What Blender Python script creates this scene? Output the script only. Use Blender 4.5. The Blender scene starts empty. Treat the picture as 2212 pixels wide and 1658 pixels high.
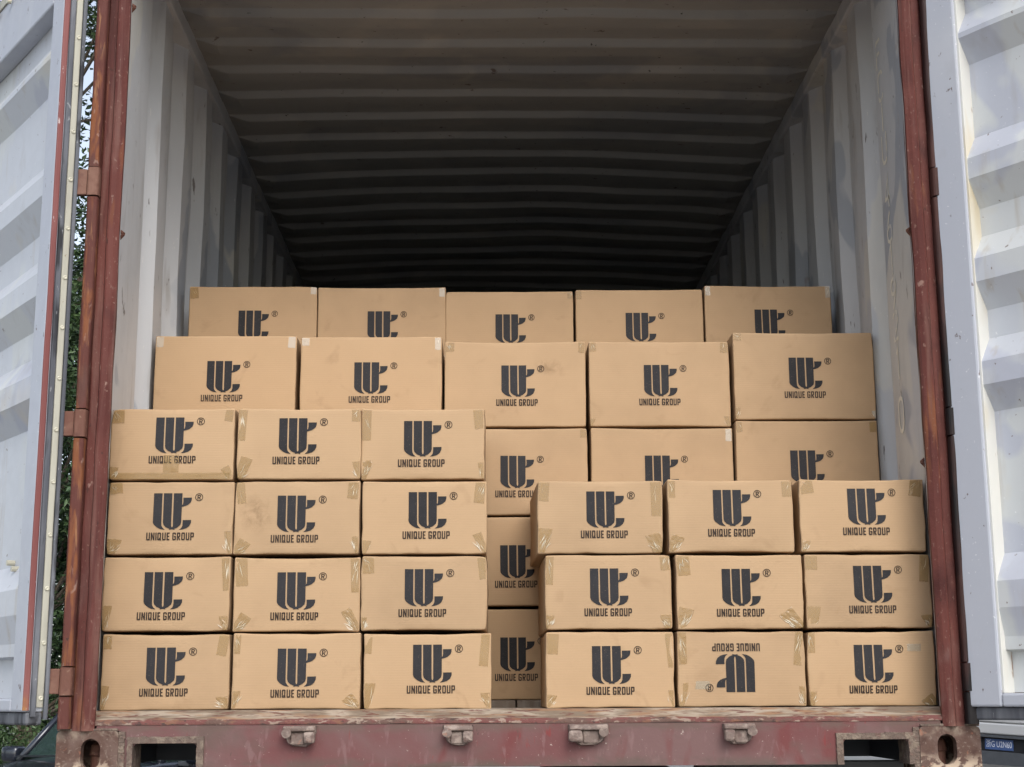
import bpy, bmesh, math, random
from mathutils import Vector, Matrix, noise
from mathutils.geometry import tessellate_polygon

R = math.radians
S = bpy.context.scene
COL = S.collection

# ---------------------------------------------------------------- camera
YAW, PITCH, ROLL = 0.01795, 0.20644, -0.00533
fw = Vector((math.sin(YAW) * math.cos(PITCH), math.cos(YAW) * math.cos(PITCH), math.sin(PITCH)))
r0 = Vector((math.cos(YAW), -math.sin(YAW), 0))
u0 = r0.cross(fw)
rt = r0 * math.cos(ROLL) + u0 * math.sin(ROLL)
up = -r0 * math.sin(ROLL) + u0 * math.cos(ROLL)
cam_d = bpy.data.cameras.new('camera')
cam = bpy.data.objects.new('camera', cam_d)
COL.objects.link(cam)
m = Matrix((rt, up, -fw)).transposed().to_4x4()
m.translation = Vector((-0.0915, -4.0807, 0.0378))
cam.matrix_world = m
cam_d.sensor_width = 36
cam_d.lens = 36 * 3250 / 2212
cam_d.clip_start = 0.05
cam_d.clip_end = 600
S.camera = cam

# ---------------------------------------------------------------- world, sun, exposure
SUN_DIR = Vector((0.24, -0.90, 0.78)).normalized()
world = bpy.data.worlds.new('World')
S.world = world
world.use_nodes = True
wn = world.node_tree
sky = wn.nodes.new('ShaderNodeTexSky')
sky.sky_type = 'NISHITA'
sky.sun_disc = False
sky.sun_elevation = math.asin(SUN_DIR.z)
sky.sun_rotation = math.atan2(SUN_DIR.x, SUN_DIR.y)
sky.air_density = 1.0
sky.dust_density = 1.6
sky.ozone_density = 1.0
hsv = wn.nodes.new('ShaderNodeHueSaturation')
hsv.inputs['Saturation'].default_value = 0.52
wn.links.new(sky.outputs['Color'], hsv.inputs['Color'])
bg = wn.nodes['Background']
wn.links.new(hsv.outputs['Color'], bg.inputs['Color'])
bg.inputs['Strength'].default_value = 0.14
sun_d = bpy.data.lights.new('sun', 'SUN')
sun_d.energy = 1.0
sun_d.angle = R(35)
sun_d.color = (1.0, 0.985, 0.965)
sun = bpy.data.objects.new('sun', sun_d)
sun.rotation_euler = SUN_DIR.to_track_quat('Z', 'Y').to_euler()
sun.location = (4, -10, 12)
COL.objects.link(sun)
S.view_settings.view_transform = 'Standard'
S.view_settings.look = 'None'
S.view_settings.exposure = 0.90
S.view_settings.gamma = 1.0
S.view_settings.use_curve_mapping = False
S.cycles.use_denoising = True
S.cycles.max_bounces = 6
S.cycles.diffuse_bounces = 4
S.cycles.glossy_bounces = 2
S.cycles.transmission_bounces = 4
S.cycles.transparent_max_bounces = 8
S.cycles.use_adaptive_sampling = True
S.cycles.adaptive_threshold = 0.02

GROUND = -1.55

# ---------------------------------------------------------------- material helpers
def rgb(*c):
    return (c[0], c[1], c[2], 1.0)

class NM:
    """small wrapper round a material's node tree"""
    def __init__(s, name):
        s.m = bpy.data.materials.new(name)
        s.m.use_nodes = True
        s.t = s.m.node_tree
        s.bsdf = s.t.nodes['Principled BSDF']
        s.co = s.t.nodes.new('ShaderNodeTexCoord')
    def n(s, ty, **kw):
        nd = s.t.nodes.new(ty)
        for k, v in kw.items():
            setattr(nd, k, v)
        return nd
    def l(s, a, b):
        s.t.links.new(a, b)
    def coords(s, scale=(1, 1, 1), src='Object', off=None):
        mp = s.n('ShaderNodeMapping')
        s.l(s.co.outputs[src], mp.inputs['Vector'])
        mp.inputs['Scale'].default_value = scale
        if off:
            mp.inputs['Location'].default_value = off
        return mp.outputs['Vector']
    def noise(s, scale, detail=4, rough=0.55, stretch=(1, 1, 1), off=None, dist=0.0):
        nd = s.n('ShaderNodeTexNoise')
        s.l(s.coords(stretch, off=off), nd.inputs['Vector'])
        nd.inputs['Scale'].default_value = scale
        nd.inputs['Detail'].default_value = detail
        nd.inputs['Roughness'].default_value = rough
        nd.inputs['Distortion'].default_value = dist
        return nd.outputs['Fac']
    def ramp(s, fac, lo, hi):
        mr = s.n('ShaderNodeMapRange')
        mr.clamp = True
        s.l(fac, mr.inputs['Value'])
        mr.inputs['From Min'].default_value = lo
        mr.inputs['From Max'].default_value = hi
        return mr.outputs['Result']
    def mul(s, a, b):
        nd = s.n('ShaderNodeMath', operation='MULTIPLY')
        for i, v in enumerate((a, b)):
            if isinstance(v, (int, float)):
                nd.inputs[i].default_value = v
            else:
                s.l(v, nd.inputs[i])
        return nd.outputs[0]
    def mix(s, fac, a, b, blend='MIX'):
        nd = s.n('ShaderNodeMix', data_type='RGBA', blend_type=blend)
        if isinstance(fac, (int, float)):
            nd.inputs[0].default_value = fac
        else:
            s.l(fac, nd.inputs[0])
        for i, v in ((6, a), (7, b)):
            if isinstance(v, tuple):
                nd.inputs[i].default_value = v
            else:
                s.l(v, nd.inputs[i])
        return nd.outputs[2]
    def bump(s, h, strength, dist=0.002):
        b = s.n('ShaderNodeBump')
        b.inputs['Strength'].default_value = strength
        b.inputs['Distance'].default_value = dist
        s.l(h, b.inputs['Height'])
        s.l(b.outputs['Normal'], s.bsdf.inputs['Normal'])
    def set(s, **kw):
        for k, v in kw.items():
            k = k.replace('_', ' ')
            if isinstance(v, (int, float, tuple)):
                s.bsdf.inputs[k].default_value = v
            else:
                s.l(v, s.bsdf.inputs[k])
        return s.m

def plain(name, c, rough=0.6, metal=0.0, **kw):
    a = NM(name)
    col = a.mix(a.ramp(a.noise(9, 3), 0.35, 0.65), rgb(*[x * 0.9 for x in c]), rgb(*[min(1, x * 1.08) for x in c]))
    return a.set(Base_Color=col, Roughness=rough, Metallic=metal, **kw)

def worn(name, base, layers, rough=0.55, bump=0.25, bscale=60, bdist=0.002, spec=0.22, edge=None):
    """paint or steel with layered patches: (colour, scale, lo, hi, stretch, amount, axis-mask)"""
    a = NM(name)
    c = rgb(*base)
    for i, L in enumerate(layers):
        col, sc, lo, hi = L[:4]
        st = L[4] if len(L) > 4 and L[4] else (1, 1, 1)
        amt = L[5] if len(L) > 5 else 1.0
        f = a.noise(sc, 3.5, 0.6, st, off=(i * 3.7 + 1.3, i * 1.9, i * 2.3), dist=0.3)
        f = a.ramp(f, lo, hi)
        if len(L) > 6 and L[6]:
            ax, m0, m1 = L[6]
            sp = a.n('ShaderNodeSeparateXYZ')
            a.l(a.co.outputs['Object'], sp.inputs[0])
            nz = a.noise(22, 2, 0.65, off=(9, 4, i))
            ad = a.n('ShaderNodeMath', operation='MULTIPLY_ADD')
            a.l(nz, ad.inputs[0])
            ad.inputs[1].default_value = abs(m1 - m0) * 0.9
            a.l(sp.outputs[ax], ad.inputs[2])
            f = a.mul(f, a.ramp(ad.outputs[0], m0, m1))
        if amt != 1.0:
            f = a.mul(f, amt)
        c = a.mix(f, c, rgb(*col))
    if edge:
        g = a.n('ShaderNodeNewGeometry')
        e = a.mul(a.ramp(g.outputs['Pointiness'], edge[1], edge[2]), a.ramp(a.noise(38, 2, 0.6, (1, 1, 0.5), off=(2, 7, 1)), 0.42, 0.58))
        c = a.mix(e, c, rgb(*edge[0]))
    a.bump(a.noise(bscale, 2, 0.65), bump, bdist)
    rn = a.noise(25, 1)
    mr = a.n('ShaderNodeMapRange')
    a.l(rn, mr.inputs['Value'])
    mr.inputs['To Min'].default_value = rough - 0.14
    mr.inputs['To Max'].default_value = rough + 0.14
    return a.set(Base_Color=c, Roughness=mr.outputs['Result'], Specular_IOR_Level=spec)

M = {}

def cardboard():
    a = NM('kraft_cardboard')
    oi = a.n('ShaderNodeObjectInfo')
    base = a.mix(oi.outputs['Random'], rgb(0.455, 0.302, 0.172), rgb(0.372, 0.249, 0.144))
    # broad mottling of the paper
    c = a.mix(a.mul(a.ramp(a.noise(7, 4), 0.35, 0.7), 0.6), base, rgb(0.475, 0.318, 0.184))
    # fine fibre
    c = a.mix(a.mul(a.ramp(a.noise(340, 2, 0.7, (1, 1, 2.2)), 0.45, 0.75), 0.16), c, rgb(0.34, 0.21, 0.10))
    # flutes: faint darker horizontal lines
    w = a.n('ShaderNodeTexWave', wave_type='BANDS', bands_direction='Z')
    a.l(a.coords(), w.inputs['Vector'])
    w.inputs['Scale'].default_value = 46
    w.inputs['Distortion'].default_value = 0.6
    c = a.mix(a.mul(w.outputs['Fac'], 0.10), c, rgb(0.36, 0.23, 0.11))
    # scuffs and handling smudges, sparse
    off = a.n('ShaderNodeVectorMath', operation='ADD')
    a.l(a.co.outputs['Object'], off.inputs[0])
    sc = a.n('ShaderNodeVectorMath', operation='SCALE')
    sc.inputs[0].default_value = (31, 17, 23)
    a.l(oi.outputs['Random'], sc.inputs['Scale'])
    a.l(sc.outputs[0], off.inputs[1])
    nz = a.n('ShaderNodeTexNoise')
    a.l(off.outputs[0], nz.inputs['Vector'])
    nz.inputs['Scale'].default_value = 9
    nz.inputs['Detail'].default_value = 3
    nz.inputs['Roughness'].default_value = 0.65
    nz.inputs['Distortion'].default_value = 0.7
    c = a.mix(a.mul(a.ramp(nz.outputs['Fac'], 0.60, 0.78), 0.42), c, rgb(0.27, 0.165, 0.085))
    a.bump(w.outputs['Fac'], 0.12, 0.0008)
    return a.set(Base_Color=c, Roughness=0.72, Specular_IOR_Level=0.25)

M['card'] = cardboard()
M['card_edge'] = plain('torn_cardboard_edge', (0.30, 0.20, 0.115), 0.85)
def ink(name, dark, worn_c):
    a = NM(name)
    oi = a.n('ShaderNodeObjectInfo')
    c = a.mix(a.mul(oi.outputs['Random'], 0.55), rgb(*dark), rgb(*[x * 1.9 for x in dark]))
    c = a.mix(a.mul(a.ramp(a.noise(26, 4, 0.6), 0.45, 0.75), 0.35), c, rgb(*[x * 2.2 for x in dark]))
    c = a.mix(a.mul(a.ramp(a.noise(260, 3, 0.7), 0.62, 0.70), 0.5), c, rgb(*worn_c))
    return a.set(Base_Color=c, Roughness=0.6, Specular_IOR_Level=0.2)
M['ink'] = ink('print_ink', (0.018, 0.017, 0.0185), (0.20, 0.14, 0.09))
M['ink_brown'] = ink('lettering_ink', (0.028, 0.018, 0.013), (0.22, 0.15, 0.09))

def tape(name, c, alpha):
    a = NM(name)
    n1 = a.noise(60, 3, 0.6, (1, 1, 0.35))
    a.bump(n1, 0.35, 0.002)
    return a.set(Base_Color=rgb(*c), Roughness=0.16, Alpha=alpha, Specular_IOR_Level=0.6)
M['tape'] = tape('brown_packing_tape', (0.37, 0.235, 0.085), 0.44)
M['tape_pale'] = tape('creased_pale_tape', (0.74, 0.68, 0.57), 0.45)
M['crease'] = plain('tape_crease_glint', (0.66, 0.59, 0.46), 0.25)  # pale tone: whitened creases plus sky glint put into the colour
M['sticker'] = tape('clear_sticker', (0.42, 0.44, 0.36), 0.30)

RED = (0.092, 0.029, 0.024)
M['red_post'] = worn('oxide_red_post_paint', RED, [
    ((0.130, 0.042, 0.033), 5, 0.42, 0.62, (1, 1, 0.4)),
    ((0.065, 0.021, 0.018), 8, 0.55, 0.7, (1, 1, 0.5)),
    ((0.32, 0.20, 0.16), 45, 0.66, 0.72, (1, 1, 0.6), 0.7),
    ((0.22, 0.145, 0.125), 16, 0.50, 0.66, (1, 1, 0.3), 0.6, ('Z', 0.75, 0.1)),
    ((0.06, 0.025, 0.02), 90, 0.66, 0.70, (1, 1, 0.5), 0.8),
    ((0.20, 0.075, 0.035), 18, 0.60, 0.68, (1, 1, 0.12), 0.8),
    ((0.17, 0.085, 0.068), 40, 0.52, 0.64, (1, 1, 0.06), 0.55),
    ((0.045, 0.018, 0.016), 24, 0.56, 0.66, (1, 1, 0.05), 0.55),
    ((0.24, 0.15, 0.12), 150, 0.64, 0.68, (1, 1, 0.5), 0.6),
], 0.62, 0.45, 70, 0.003, 0.15, edge=((0.25, 0.13, 0.10), 0.56, 0.66))
M['rust'] = worn('rusted_hinge_steel', (0.105, 0.036, 0.028), [
    ((0.19, 0.068, 0.030), 34, 0.52, 0.60, (1, 1, 0.14)),
    ((0.28, 0.135, 0.065), 60, 0.58, 0.66, (1, 1, 0.12), 0.8),
    ((0.10, 0.045, 0.035), 14, 0.55, 0.66, (1, 1, 0.4), 0.8),
    ((0.30, 0.19, 0.15), 40, 0.64, 0.7, (1, 1, 0.4), 0.6),
    ((0.045, 0.025, 0.02), 60, 0.67, 0.7, None, 0.9),
], 0.75, 0.5, 40, 0.004)
M['hinge_shade'] = worn('shade_dark_hinge', (0.035, 0.017, 0.015), [((0.06, 0.025, 0.02), 12, 0.5, 0.6, (1, 1, 0.3)), ((0.012, 0.01, 0.01), 8, 0.5, 0.6, (1, 1, 0.2))], 0.6)  # right hinges: shade beside the open door painted as dark brown
M['lug'] = worn('brown_hinge_steel', (0.145, 0.065, 0.046), [
    ((0.20, 0.105, 0.075), 12, 0.48, 0.62),
    ((0.11, 0.05, 0.038), 22, 0.58, 0.68),
    ((0.36, 0.25, 0.17), 50, 0.64, 0.72, None, 0.6)], 0.7, 0.45, 50, 0.003)
M['sill'] = worn('faded_red_sill_paint', (0.150, 0.058, 0.056), [
    ((0.160, 0.090, 0.084), 3.2, 0.42, 0.60, (1, 1, 1.2)),
    ((0.150, 0.042, 0.040), 5.5, 0.55, 0.66, (1.6, 1, 0.6), 0.8),
    ((0.110, 0.076, 0.062), 8, 0.54, 0.68, (0.7, 1, 1), 0.7),
    ((0.22, 0.13, 0.125), 34, 0.58, 0.66, (1, 1, 0.3), 0.5),
    ((0.21, 0.036, 0.033), 20, 0.66, 0.72, (1.6, 1, 0.35), 0.7),
    ((0.47, 0.39, 0.34), 120, 0.69, 0.73, None, 0.8),
    ((0.105, 0.078, 0.062), 16, 0.42, 0.58, (0.6, 1, 1.5), 0.9, ('Z', -0.095, -0.125)),
    ((0.13, 0.085, 0.07), 18, 0.40, 0.55, (0.6, 1, 1.5), 0.8, ('Z', -0.045, -0.028)),
    ((0.10, 0.06, 0.05), 70, 0.69, 0.72, (1, 1, 0.5), 0.8)], 0.6, 0.3, 55, 0.002)
M['sill_lip'] = worn('scuffed_sill_lip', (0.215, 0.165, 0.12), [
    ((0.40, 0.33, 0.255), 16, 0.44, 0.56, (0.4, 1, 1)),
    ((0.30, 0.17, 0.095), 24, 0.52, 0.62, (0.3, 1, 1.5), 0.85),
    ((0.15, 0.062, 0.05), 60, 0.56, 0.62, (0.35, 1, 1.2), 0.9),
    ((0.14, 0.10, 0.08), 40, 0.64, 0.70, (0.4, 1, 1), 0.8)], 0.75, 0.4, 70, 0.002)
M['sill_edge'] = worn('chipped_red_edge', (0.150, 0.058, 0.050), [
    ((0.115, 0.072, 0.056), 22, 0.48, 0.58, (0.5, 1, 1), 0.85),
    ((0.34, 0.26, 0.20), 75, 0.56, 0.62, (0.45, 1, 1), 0.7),
    ((0.20, 0.095, 0.06), 40, 0.56, 0.62, (0.5, 1, 1), 0.8),
    ((0.06, 0.04, 0.035), 60, 0.60, 0.65, (0.5, 1, 1), 0.9)], 0.75, 0.8, 80, 0.004)
M['casting'] = worn('scuffed_casting_steel', (0.105, 0.060, 0.046), [
    ((0.140, 0.090, 0.072), 14, 0.46, 0.6),
    ((0.20, 0.150, 0.120), 85, 0.58, 0.64, None, 0.7),
    ((0.080, 0.043, 0.033), 26, 0.55, 0.66),
    ((0.30, 0.125, 0.075), 30, 0.62, 0.70, None, 0.7),
    ((0.11, 0.065, 0.05), 55, 0.64, 0.69, None, 0.8),
    ((0.48, 0.37, 0.27), 40, 0.46, 0.54, None, 0.95, ('Z', -0.092, -0.124)),
    ((0.25, 0.19, 0.145), 24, 0.42, 0.56, None, 0.85, ('Z', -0.062, -0.045))], 0.75, 0.6, 45, 0.004)
M['weld'] = worn('muddy_weld', (0.140, 0.102, 0.082), [
    ((0.22, 0.17, 0.13), 40, 0.48, 0.6),
    ((0.16, 0.10, 0.08), 60, 0.58, 0.66)], 0.85, 0.9, 70, 0.006)
M['keeper'] = worn('worn_keeper_steel', (0.19, 0.14, 0.118), [
    ((0.32, 0.25, 0.21), 30, 0.5, 0.62),
    ((0.15, 0.10, 0.085), 40, 0.56, 0.64),
    ((0.33, 0.17, 0.12), 55, 0.62, 0.68, None, 0.6)], 0.6, 0.7, 60, 0.004)
M['grey_wall'] = worn('interior_grey_paint', (0.54, 0.55, 0.56), [
    ((0.37, 0.395, 0.435), 1.5, 0.555, 0.57, (1, 1.3, 0.7), 0.85),
    ((0.62, 0.61, 0.565), 1.9, 0.60, 0.62, (1, 1.2, 0.5), 0.85),
    ((0.38, 0.385, 0.385), 2.6, 0.50, 0.72, (1, 2, 0.35), 0.5),
    ((0.70, 0.69, 0.65), 85, 0.68, 0.71, (1, 1, 0.4), 0.7),
    ((0.30, 0.27, 0.24), 14, 0.60, 0.74, (1, 1, 0.14), 0.5),
    ((0.10, 0.08, 0.07), 30, 0.67, 0.71, (1, 1, 0.3), 0.8),
    ((0.20, 0.10, 0.06), 11, 0.70, 0.76, (1, 1, 0.3), 0.6)], 0.45, 0.25, 12, 0.006)
M['nose'] = worn('post_nose_paint', (0.56, 0.575, 0.59), [
    ((0.44, 0.45, 0.46), 6, 0.5, 0.6, (1, 1, 0.2), 0.6),
    ((0.12, 0.09, 0.07), 50, 0.70, 0.74, (1, 1, 0.5), 0.8)], 0.35, 0.1, 30, 0.002, 0.5)
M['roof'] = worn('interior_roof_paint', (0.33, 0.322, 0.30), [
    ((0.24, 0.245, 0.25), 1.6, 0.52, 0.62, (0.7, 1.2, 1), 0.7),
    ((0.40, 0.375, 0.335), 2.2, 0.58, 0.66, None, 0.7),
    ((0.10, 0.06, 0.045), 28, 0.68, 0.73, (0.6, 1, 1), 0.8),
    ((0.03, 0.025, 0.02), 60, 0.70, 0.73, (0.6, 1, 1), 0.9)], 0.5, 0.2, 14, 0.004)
M['door'] = worn('door_inner_paint', (0.53, 0.545, 0.575), [
    ((0.575, 0.585, 0.57), 1.3, 0.50, 0.53, (1, 1, 0.8), 0.8),
    ((0.45, 0.465, 0.53), 2.0, 0.57, 0.60, None, 0.8),
    ((0.62, 0.55, 0.42), 3.0, 0.60, 0.72, None, 0.6),
    ((0.36, 0.33, 0.30), 9, 0.58, 0.78, (1, 1, 0.5), 0.45),
    ((0.42, 0.36, 0.28), 16, 0.58, 0.72, (1, 1, 0.1), 0.45),
    ((0.75, 0.75, 0.75), 110, 0.69, 0.72, None, 0.7),
    ((0.16, 0.11, 0.09), 45, 0.69, 0.72, None, 0.8)], 0.45, 0.25, 14, 0.005)
M['door_frame'] = worn('door_frame_paint', (0.45, 0.465, 0.51), [
    ((0.50, 0.51, 0.54), 3, 0.5, 0.6, (1, 1, 0.3), 0.8),
    ((0.38, 0.37, 0.37), 9, 0.58, 0.76, (1, 1, 0.4), 0.45),
    ((0.72, 0.72, 0.72), 90, 0.68, 0.71, None, 0.7),
    ((0.13, 0.09, 0.08), 40, 0.68, 0.71, (1, 1, 0.6), 0.8)], 0.45, 0.22, 16, 0.004)
M['door_edge'] = worn('cream_edge_paint', (0.66, 0.65, 0.60), [
    ((0.58, 0.47, 0.27), 4, 0.55, 0.66, (1, 1, 0.3), 0.7),
    ((0.25, 0.13, 0.07), 30, 0.68, 0.72, (1, 1, 0.3), 0.8)], 0.5, 0.2, 40, 0.002)
M['red_strip'] = worn('faded_red_strip', (0.185, 0.062, 0.056), [
    ((0.23, 0.088, 0.080), 6, 0.45, 0.6, (1, 1, 0.2)),
    ((0.50, 0.42, 0.40), 70, 0.66, 0.70, (1, 1, 0.4), 0.8),
    ((0.36, 0.17, 0.05), 20, 0.45, 0.6, None, 0.9, ('Z', 0.10, 0.04))], 0.6)
M['gasket'] = worn('dusty_rubber_gasket', (0.085, 0.088, 0.10), [
    ((0.17, 0.175, 0.19), 14, 0.45, 0.65, (1, 1, 0.12)),
    ((0.03, 0.03, 0.033), 20, 0.55, 0.65, (1, 1, 0.2)),
    ((0.36, 0.36, 0.36), 80, 0.66, 0.7, (1, 1, 0.4), 0.6)], 0.7)
M['retainer'] = worn('cream_gasket_retainer', (0.43, 0.41, 0.335), [
    ((0.34, 0.32, 0.26), 8, 0.48, 0.62, (1, 1, 0.2)),
    ((0.22, 0.15, 0.08), 70, 0.67, 0.71, (1, 1, 0.5), 0.8)], 0.5)
M['rivet'] = plain('rivet_metal', (0.52, 0.49, 0.38), 0.4)
M['number'] = worn('worn_number_paint', (0.74, 0.71, 0.61), [
    ((0.58, 0.58, 0.56), 26, 0.54, 0.62)], 0.6)
M['recess_black'] = plain('black_rubber', (0.012, 0.012, 0.014), 0.7)  # even black for the back of the plate recess
M['plank'] = worn('container_floor_wood', (0.17, 0.135, 0.105), [
    ((0.26, 0.23, 0.20), 6, 0.45, 0.65, (3, 0.3, 1)),
    ((0.09, 0.065, 0.05), 14, 0.58, 0.68, (3, 0.3, 1))], 0.8)
M['threshold'] = worn('worn_steel_threshold', (0.30, 0.265, 0.22), [
    ((0.42, 0.38, 0.32), 9, 0.45, 0.6),
    ((0.19, 0.12, 0.09), 20, 0.57, 0.66)], 0.65)
M['chassis'] = plain('chassis_paint', (0.035, 0.037, 0.042), 0.55)
M['mudguard'] = plain('grey_mudguard', (0.20, 0.205, 0.205), 0.6)
M['tyre'] = plain('tyre_rubber', (0.018, 0.018, 0.019), 0.85)
M['rim'] = plain('wheel_rim', (0.45, 0.46, 0.48), 0.35, 0.8)

# ---------------------------------------------------------------- mesh helpers
def link(name, me, mat, parent=None, smooth=False):
    o = bpy.data.objects.new(name, me)
    COL.objects.link(o)
    if mat is not None and not me.materials:
        me.materials.append(mat)
    if parent is not None:
        o.parent = parent
    if smooth:
        me.polygons.foreach_set('use_smooth', [True] * len(me.polygons))
    return o

def from_py(name, v, f, mat, parent=None, smooth=False):
    me = bpy.data.meshes.new(name)
    me.from_pydata([tuple(p) for p in v], [], f)
    me.update()
    return link(name, me, mat, parent, smooth)

def from_bm(name, bm, mat, parent=None, smooth=False, recalc=True):
    if recalc:
        bmesh.ops.recalc_face_normals(bm, faces=bm.faces)
    me = bpy.data.meshes.new(name)
    bm.to_mesh(me)
    bm.free()
    return link(name, me, mat, parent, smooth)

def tag(o, label, cat, group=None, kind=None):
    if label:
        o['label'] = label
    if cat:
        o['category'] = cat
    if group:
        o['group'] = group
    if kind:
        o['kind'] = kind
    return o

def empty(name, loc=(0, 0, 0), rz=0.0):
    o = bpy.data.objects.new(name, None)
    o.empty_display_size = 0.1
    o.location = loc
    o.rotation_euler = (0, 0, rz)
    COL.objects.link(o)
    return o

def bm_box(bm, x0, x1, y0, y1, z0, z1, bev=0.0, seg=2, mtx=None):
    r = bmesh.ops.create_cube(bm, size=1)
    vs = r['verts']
    for v in vs:
        v.co = Vector(((x0 + x1) / 2 + v.co.x * (x1 - x0), (y0 + y1) / 2 + v.co.y * (y1 - y0), (z0 + z1) / 2 + v.co.z * (z1 - z0)))
    if bev > 0:
        es = list({e for v in vs for e in v.link_edges})
        g = bmesh.ops.bevel(bm, geom=es, offset=bev, segments=seg, affect='EDGES', profile=0.5)
        vs = [v for v in g['verts']] + [v for v in vs if v.is_valid]
        vs = list({v for v in vs if v.is_valid})
    if mtx is not None:
        bmesh.ops.transform(bm, matrix=mtx, verts=vs)
    return vs

def box(name, x0, x1, y0, y1, z0, z1, mat, parent=None, bev=0.0, mtx=None):
    bm = bmesh.new()
    bm_box(bm, x0, x1, y0, y1, z0, z1, bev, mtx=mtx)
    return from_bm(name, bm, mat, parent)

def prism(name, poly, z0, z1, mat, parent=None, mtx=None, nz=1, jit=0.0, seed=0):
    """polygon in plan (x, y) pulled up from z0 to z1; nz slices, optional dents"""
    n = len(poly)
    v, f = [], []
    for k in range(nz + 1):
        z = z0 + (z1 - z0) * k / nz
        for (x, y) in poly:
            p = Vector((x, y, z))
            if jit:
                d = noise.noise_vector(Vector((x * 9 + seed, y * 9, z * 6)))
                p.x += d.x * jit
                p.y += d.y * jit
            v.append(p)
    for k in range(nz):
        for i in range(n):
            a, b = k * n + i, k * n + (i + 1) % n
            f.append((a, b, b + n, a + n))
    for base, flip in ((0, True), (nz * n, False)):
        tris = tessellate_polygon([[Vector((x, y, 0)) for x, y in poly]])
        for t in tris:
            t = [base + i for i in t]
            f.append(tuple(reversed(t)) if flip else tuple(t))
    bm = bmesh.new()
    bv = [bm.verts.new(mtx @ p if mtx else p) for p in v]
    for q in f:
        try:
            bm.faces.new([bv[i] for i in q])
        except ValueError:
            pass
    return from_bm(name, bm, mat, parent)

def plate_holes(name, outer, holes, y0, y1, mat, parent=None, mtx=None):
    """plate in the x-z plane with holes, thickness y0..y1"""
    loops = [outer] + list(holes)
    flat = [p for lp in loops for p in lp]
    tris = tessellate_polygon([[Vector((p[0], p[1], 0)) for p in lp] for lp in loops])
    n = len(flat)
    v = [Vector((p[0], y0, p[1])) for p in flat] + [Vector((p[0], y1, p[1])) for p in flat]
    bm = bmesh.new()
    bv = [bm.verts.new(mtx @ p if mtx else p) for p in v]
    for t in tris:
        for off in (0, n):
            try:
                bm.faces.new([bv[i + off] for i in t])
            except ValueError:
                pass
    st = 0
    for lp in loops:
        k = len(lp)
        for i in range(k):
            a, b = st + i, st + (i + 1) % k
            bm.faces.new([bv[a], bv[b], bv[b + n], bv[a + n]])
        st += k
    return from_bm(name, bm, mat, parent)

def stadium(cx, cz, w, h, n=10):
    r = w / 2
    pts = []
    for i in range(n + 1):
        a = math.pi * i / n
        pts.append((cx + r * math.cos(a), cz + h / 2 - r + r * math.sin(a)))
    for i in range(n + 1):
        a = math.pi + math.pi * i / n
        pts.append((cx + r * math.cos(a), cz - h / 2 + r + r * math.sin(a)))
    return pts

def tube(bm, p, q, r, n=12, cap=True):
    p, q = Vector(p), Vector(q)
    d = (q - p).normalized()
    a = d.orthogonal().normalized()
    b = d.cross(a)
    A = [bm.verts.new(p + (a * math.cos(t) + b * math.sin(t)) * r) for t in [2 * math.pi * i / n for i in range(n)]]
    B = [bm.verts.new(q + (a * math.cos(t) + b * math.sin(t)) * r) for t in [2 * math.pi * i / n for i in range(n)]]
    for i in range(n):
        bm.faces.new([A[i], A[(i + 1) % n], B[(i + 1) % n], B[i]])
    if cap:
        bm.faces.new(A[::-1])
        bm.faces.new(B)

# ---------------------------------------------------------------- ground and sky-side setting
def ground():
    a = NM('yard_concrete')
    c = a.mix(a.ramp(a.noise(0.6, 6), 0.35, 0.65), rgb(0.15, 0.147, 0.14), rgb(0.20, 0.195, 0.185))
    c = a.mix(a.mul(a.ramp(a.noise(2.5, 6, 0.7), 0.55, 0.75), 0.6), c, rgb(0.14, 0.135, 0.13))
    a.bump(a.noise(30, 5), 0.3, 0.01)
    mt = a.set(Base_Color=c, Roughness=0.85)
    s = 300
    o = from_py('ground', [(-s, -s, GROUND), (s, -s, GROUND), (s, s, GROUND), (-s, s, GROUND)], [(0, 1, 2, 3)], mt)
    tag(o, None, None, kind='structure')
ground()

# ---------------------------------------------------------------- the container
ct = empty('shipping_container', (0, 0, 0))
tag(ct, 'open rust-red shipping container with pale grey ribbed inside and doors swung back', 'container')

LEN = 12.1
ROOF_Z = 2.385

# --- side walls: upright trapezoid ribs
def wall_profile(y0, y1):
    pts = []
    y = y0
    while y < y1:
        for dy, d in ((0.0, 1.0), (0.15, 1.0), (0.205, 0.0), (0.325, 0.0)):
            yy = y + dy
            if yy < y1:
                pts.append((yy, d))
        y += 0.375
    pts.append((y1, pts[-1][1]))
    return pts

def side_wall(sgn):
    pr = wall_profile(0.4415, LEN)
    nz = 14
    v, f = [], []
    for (y, d) in pr:
        for k in range(nz + 1):
            z = -0.05 + 2.42 * k / nz
            n = noise.noise(Vector((y * 1.7 + 5 * sgn, z * 1.6, 0.3))) * 0.008 + noise.noise(Vector((y * 6 + 5 * sgn, z * 5, 2.3))) * 0.004
            v.append((sgn * (1.166 + 0.04 * d + n), y, z))
    for i in range(len(pr) - 1):
        for k in range(nz):
            a = i * (nz + 1) + k
            q = (a, a + 1, a + nz + 2, a + nz + 1)
            f.append(q if sgn > 0 else q[::-1])
    return from_py('side_wall', v, f, M['grey_wall'], ct)
wall_l = side_wall(-1)
wall_r = side_wall(1)

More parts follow.
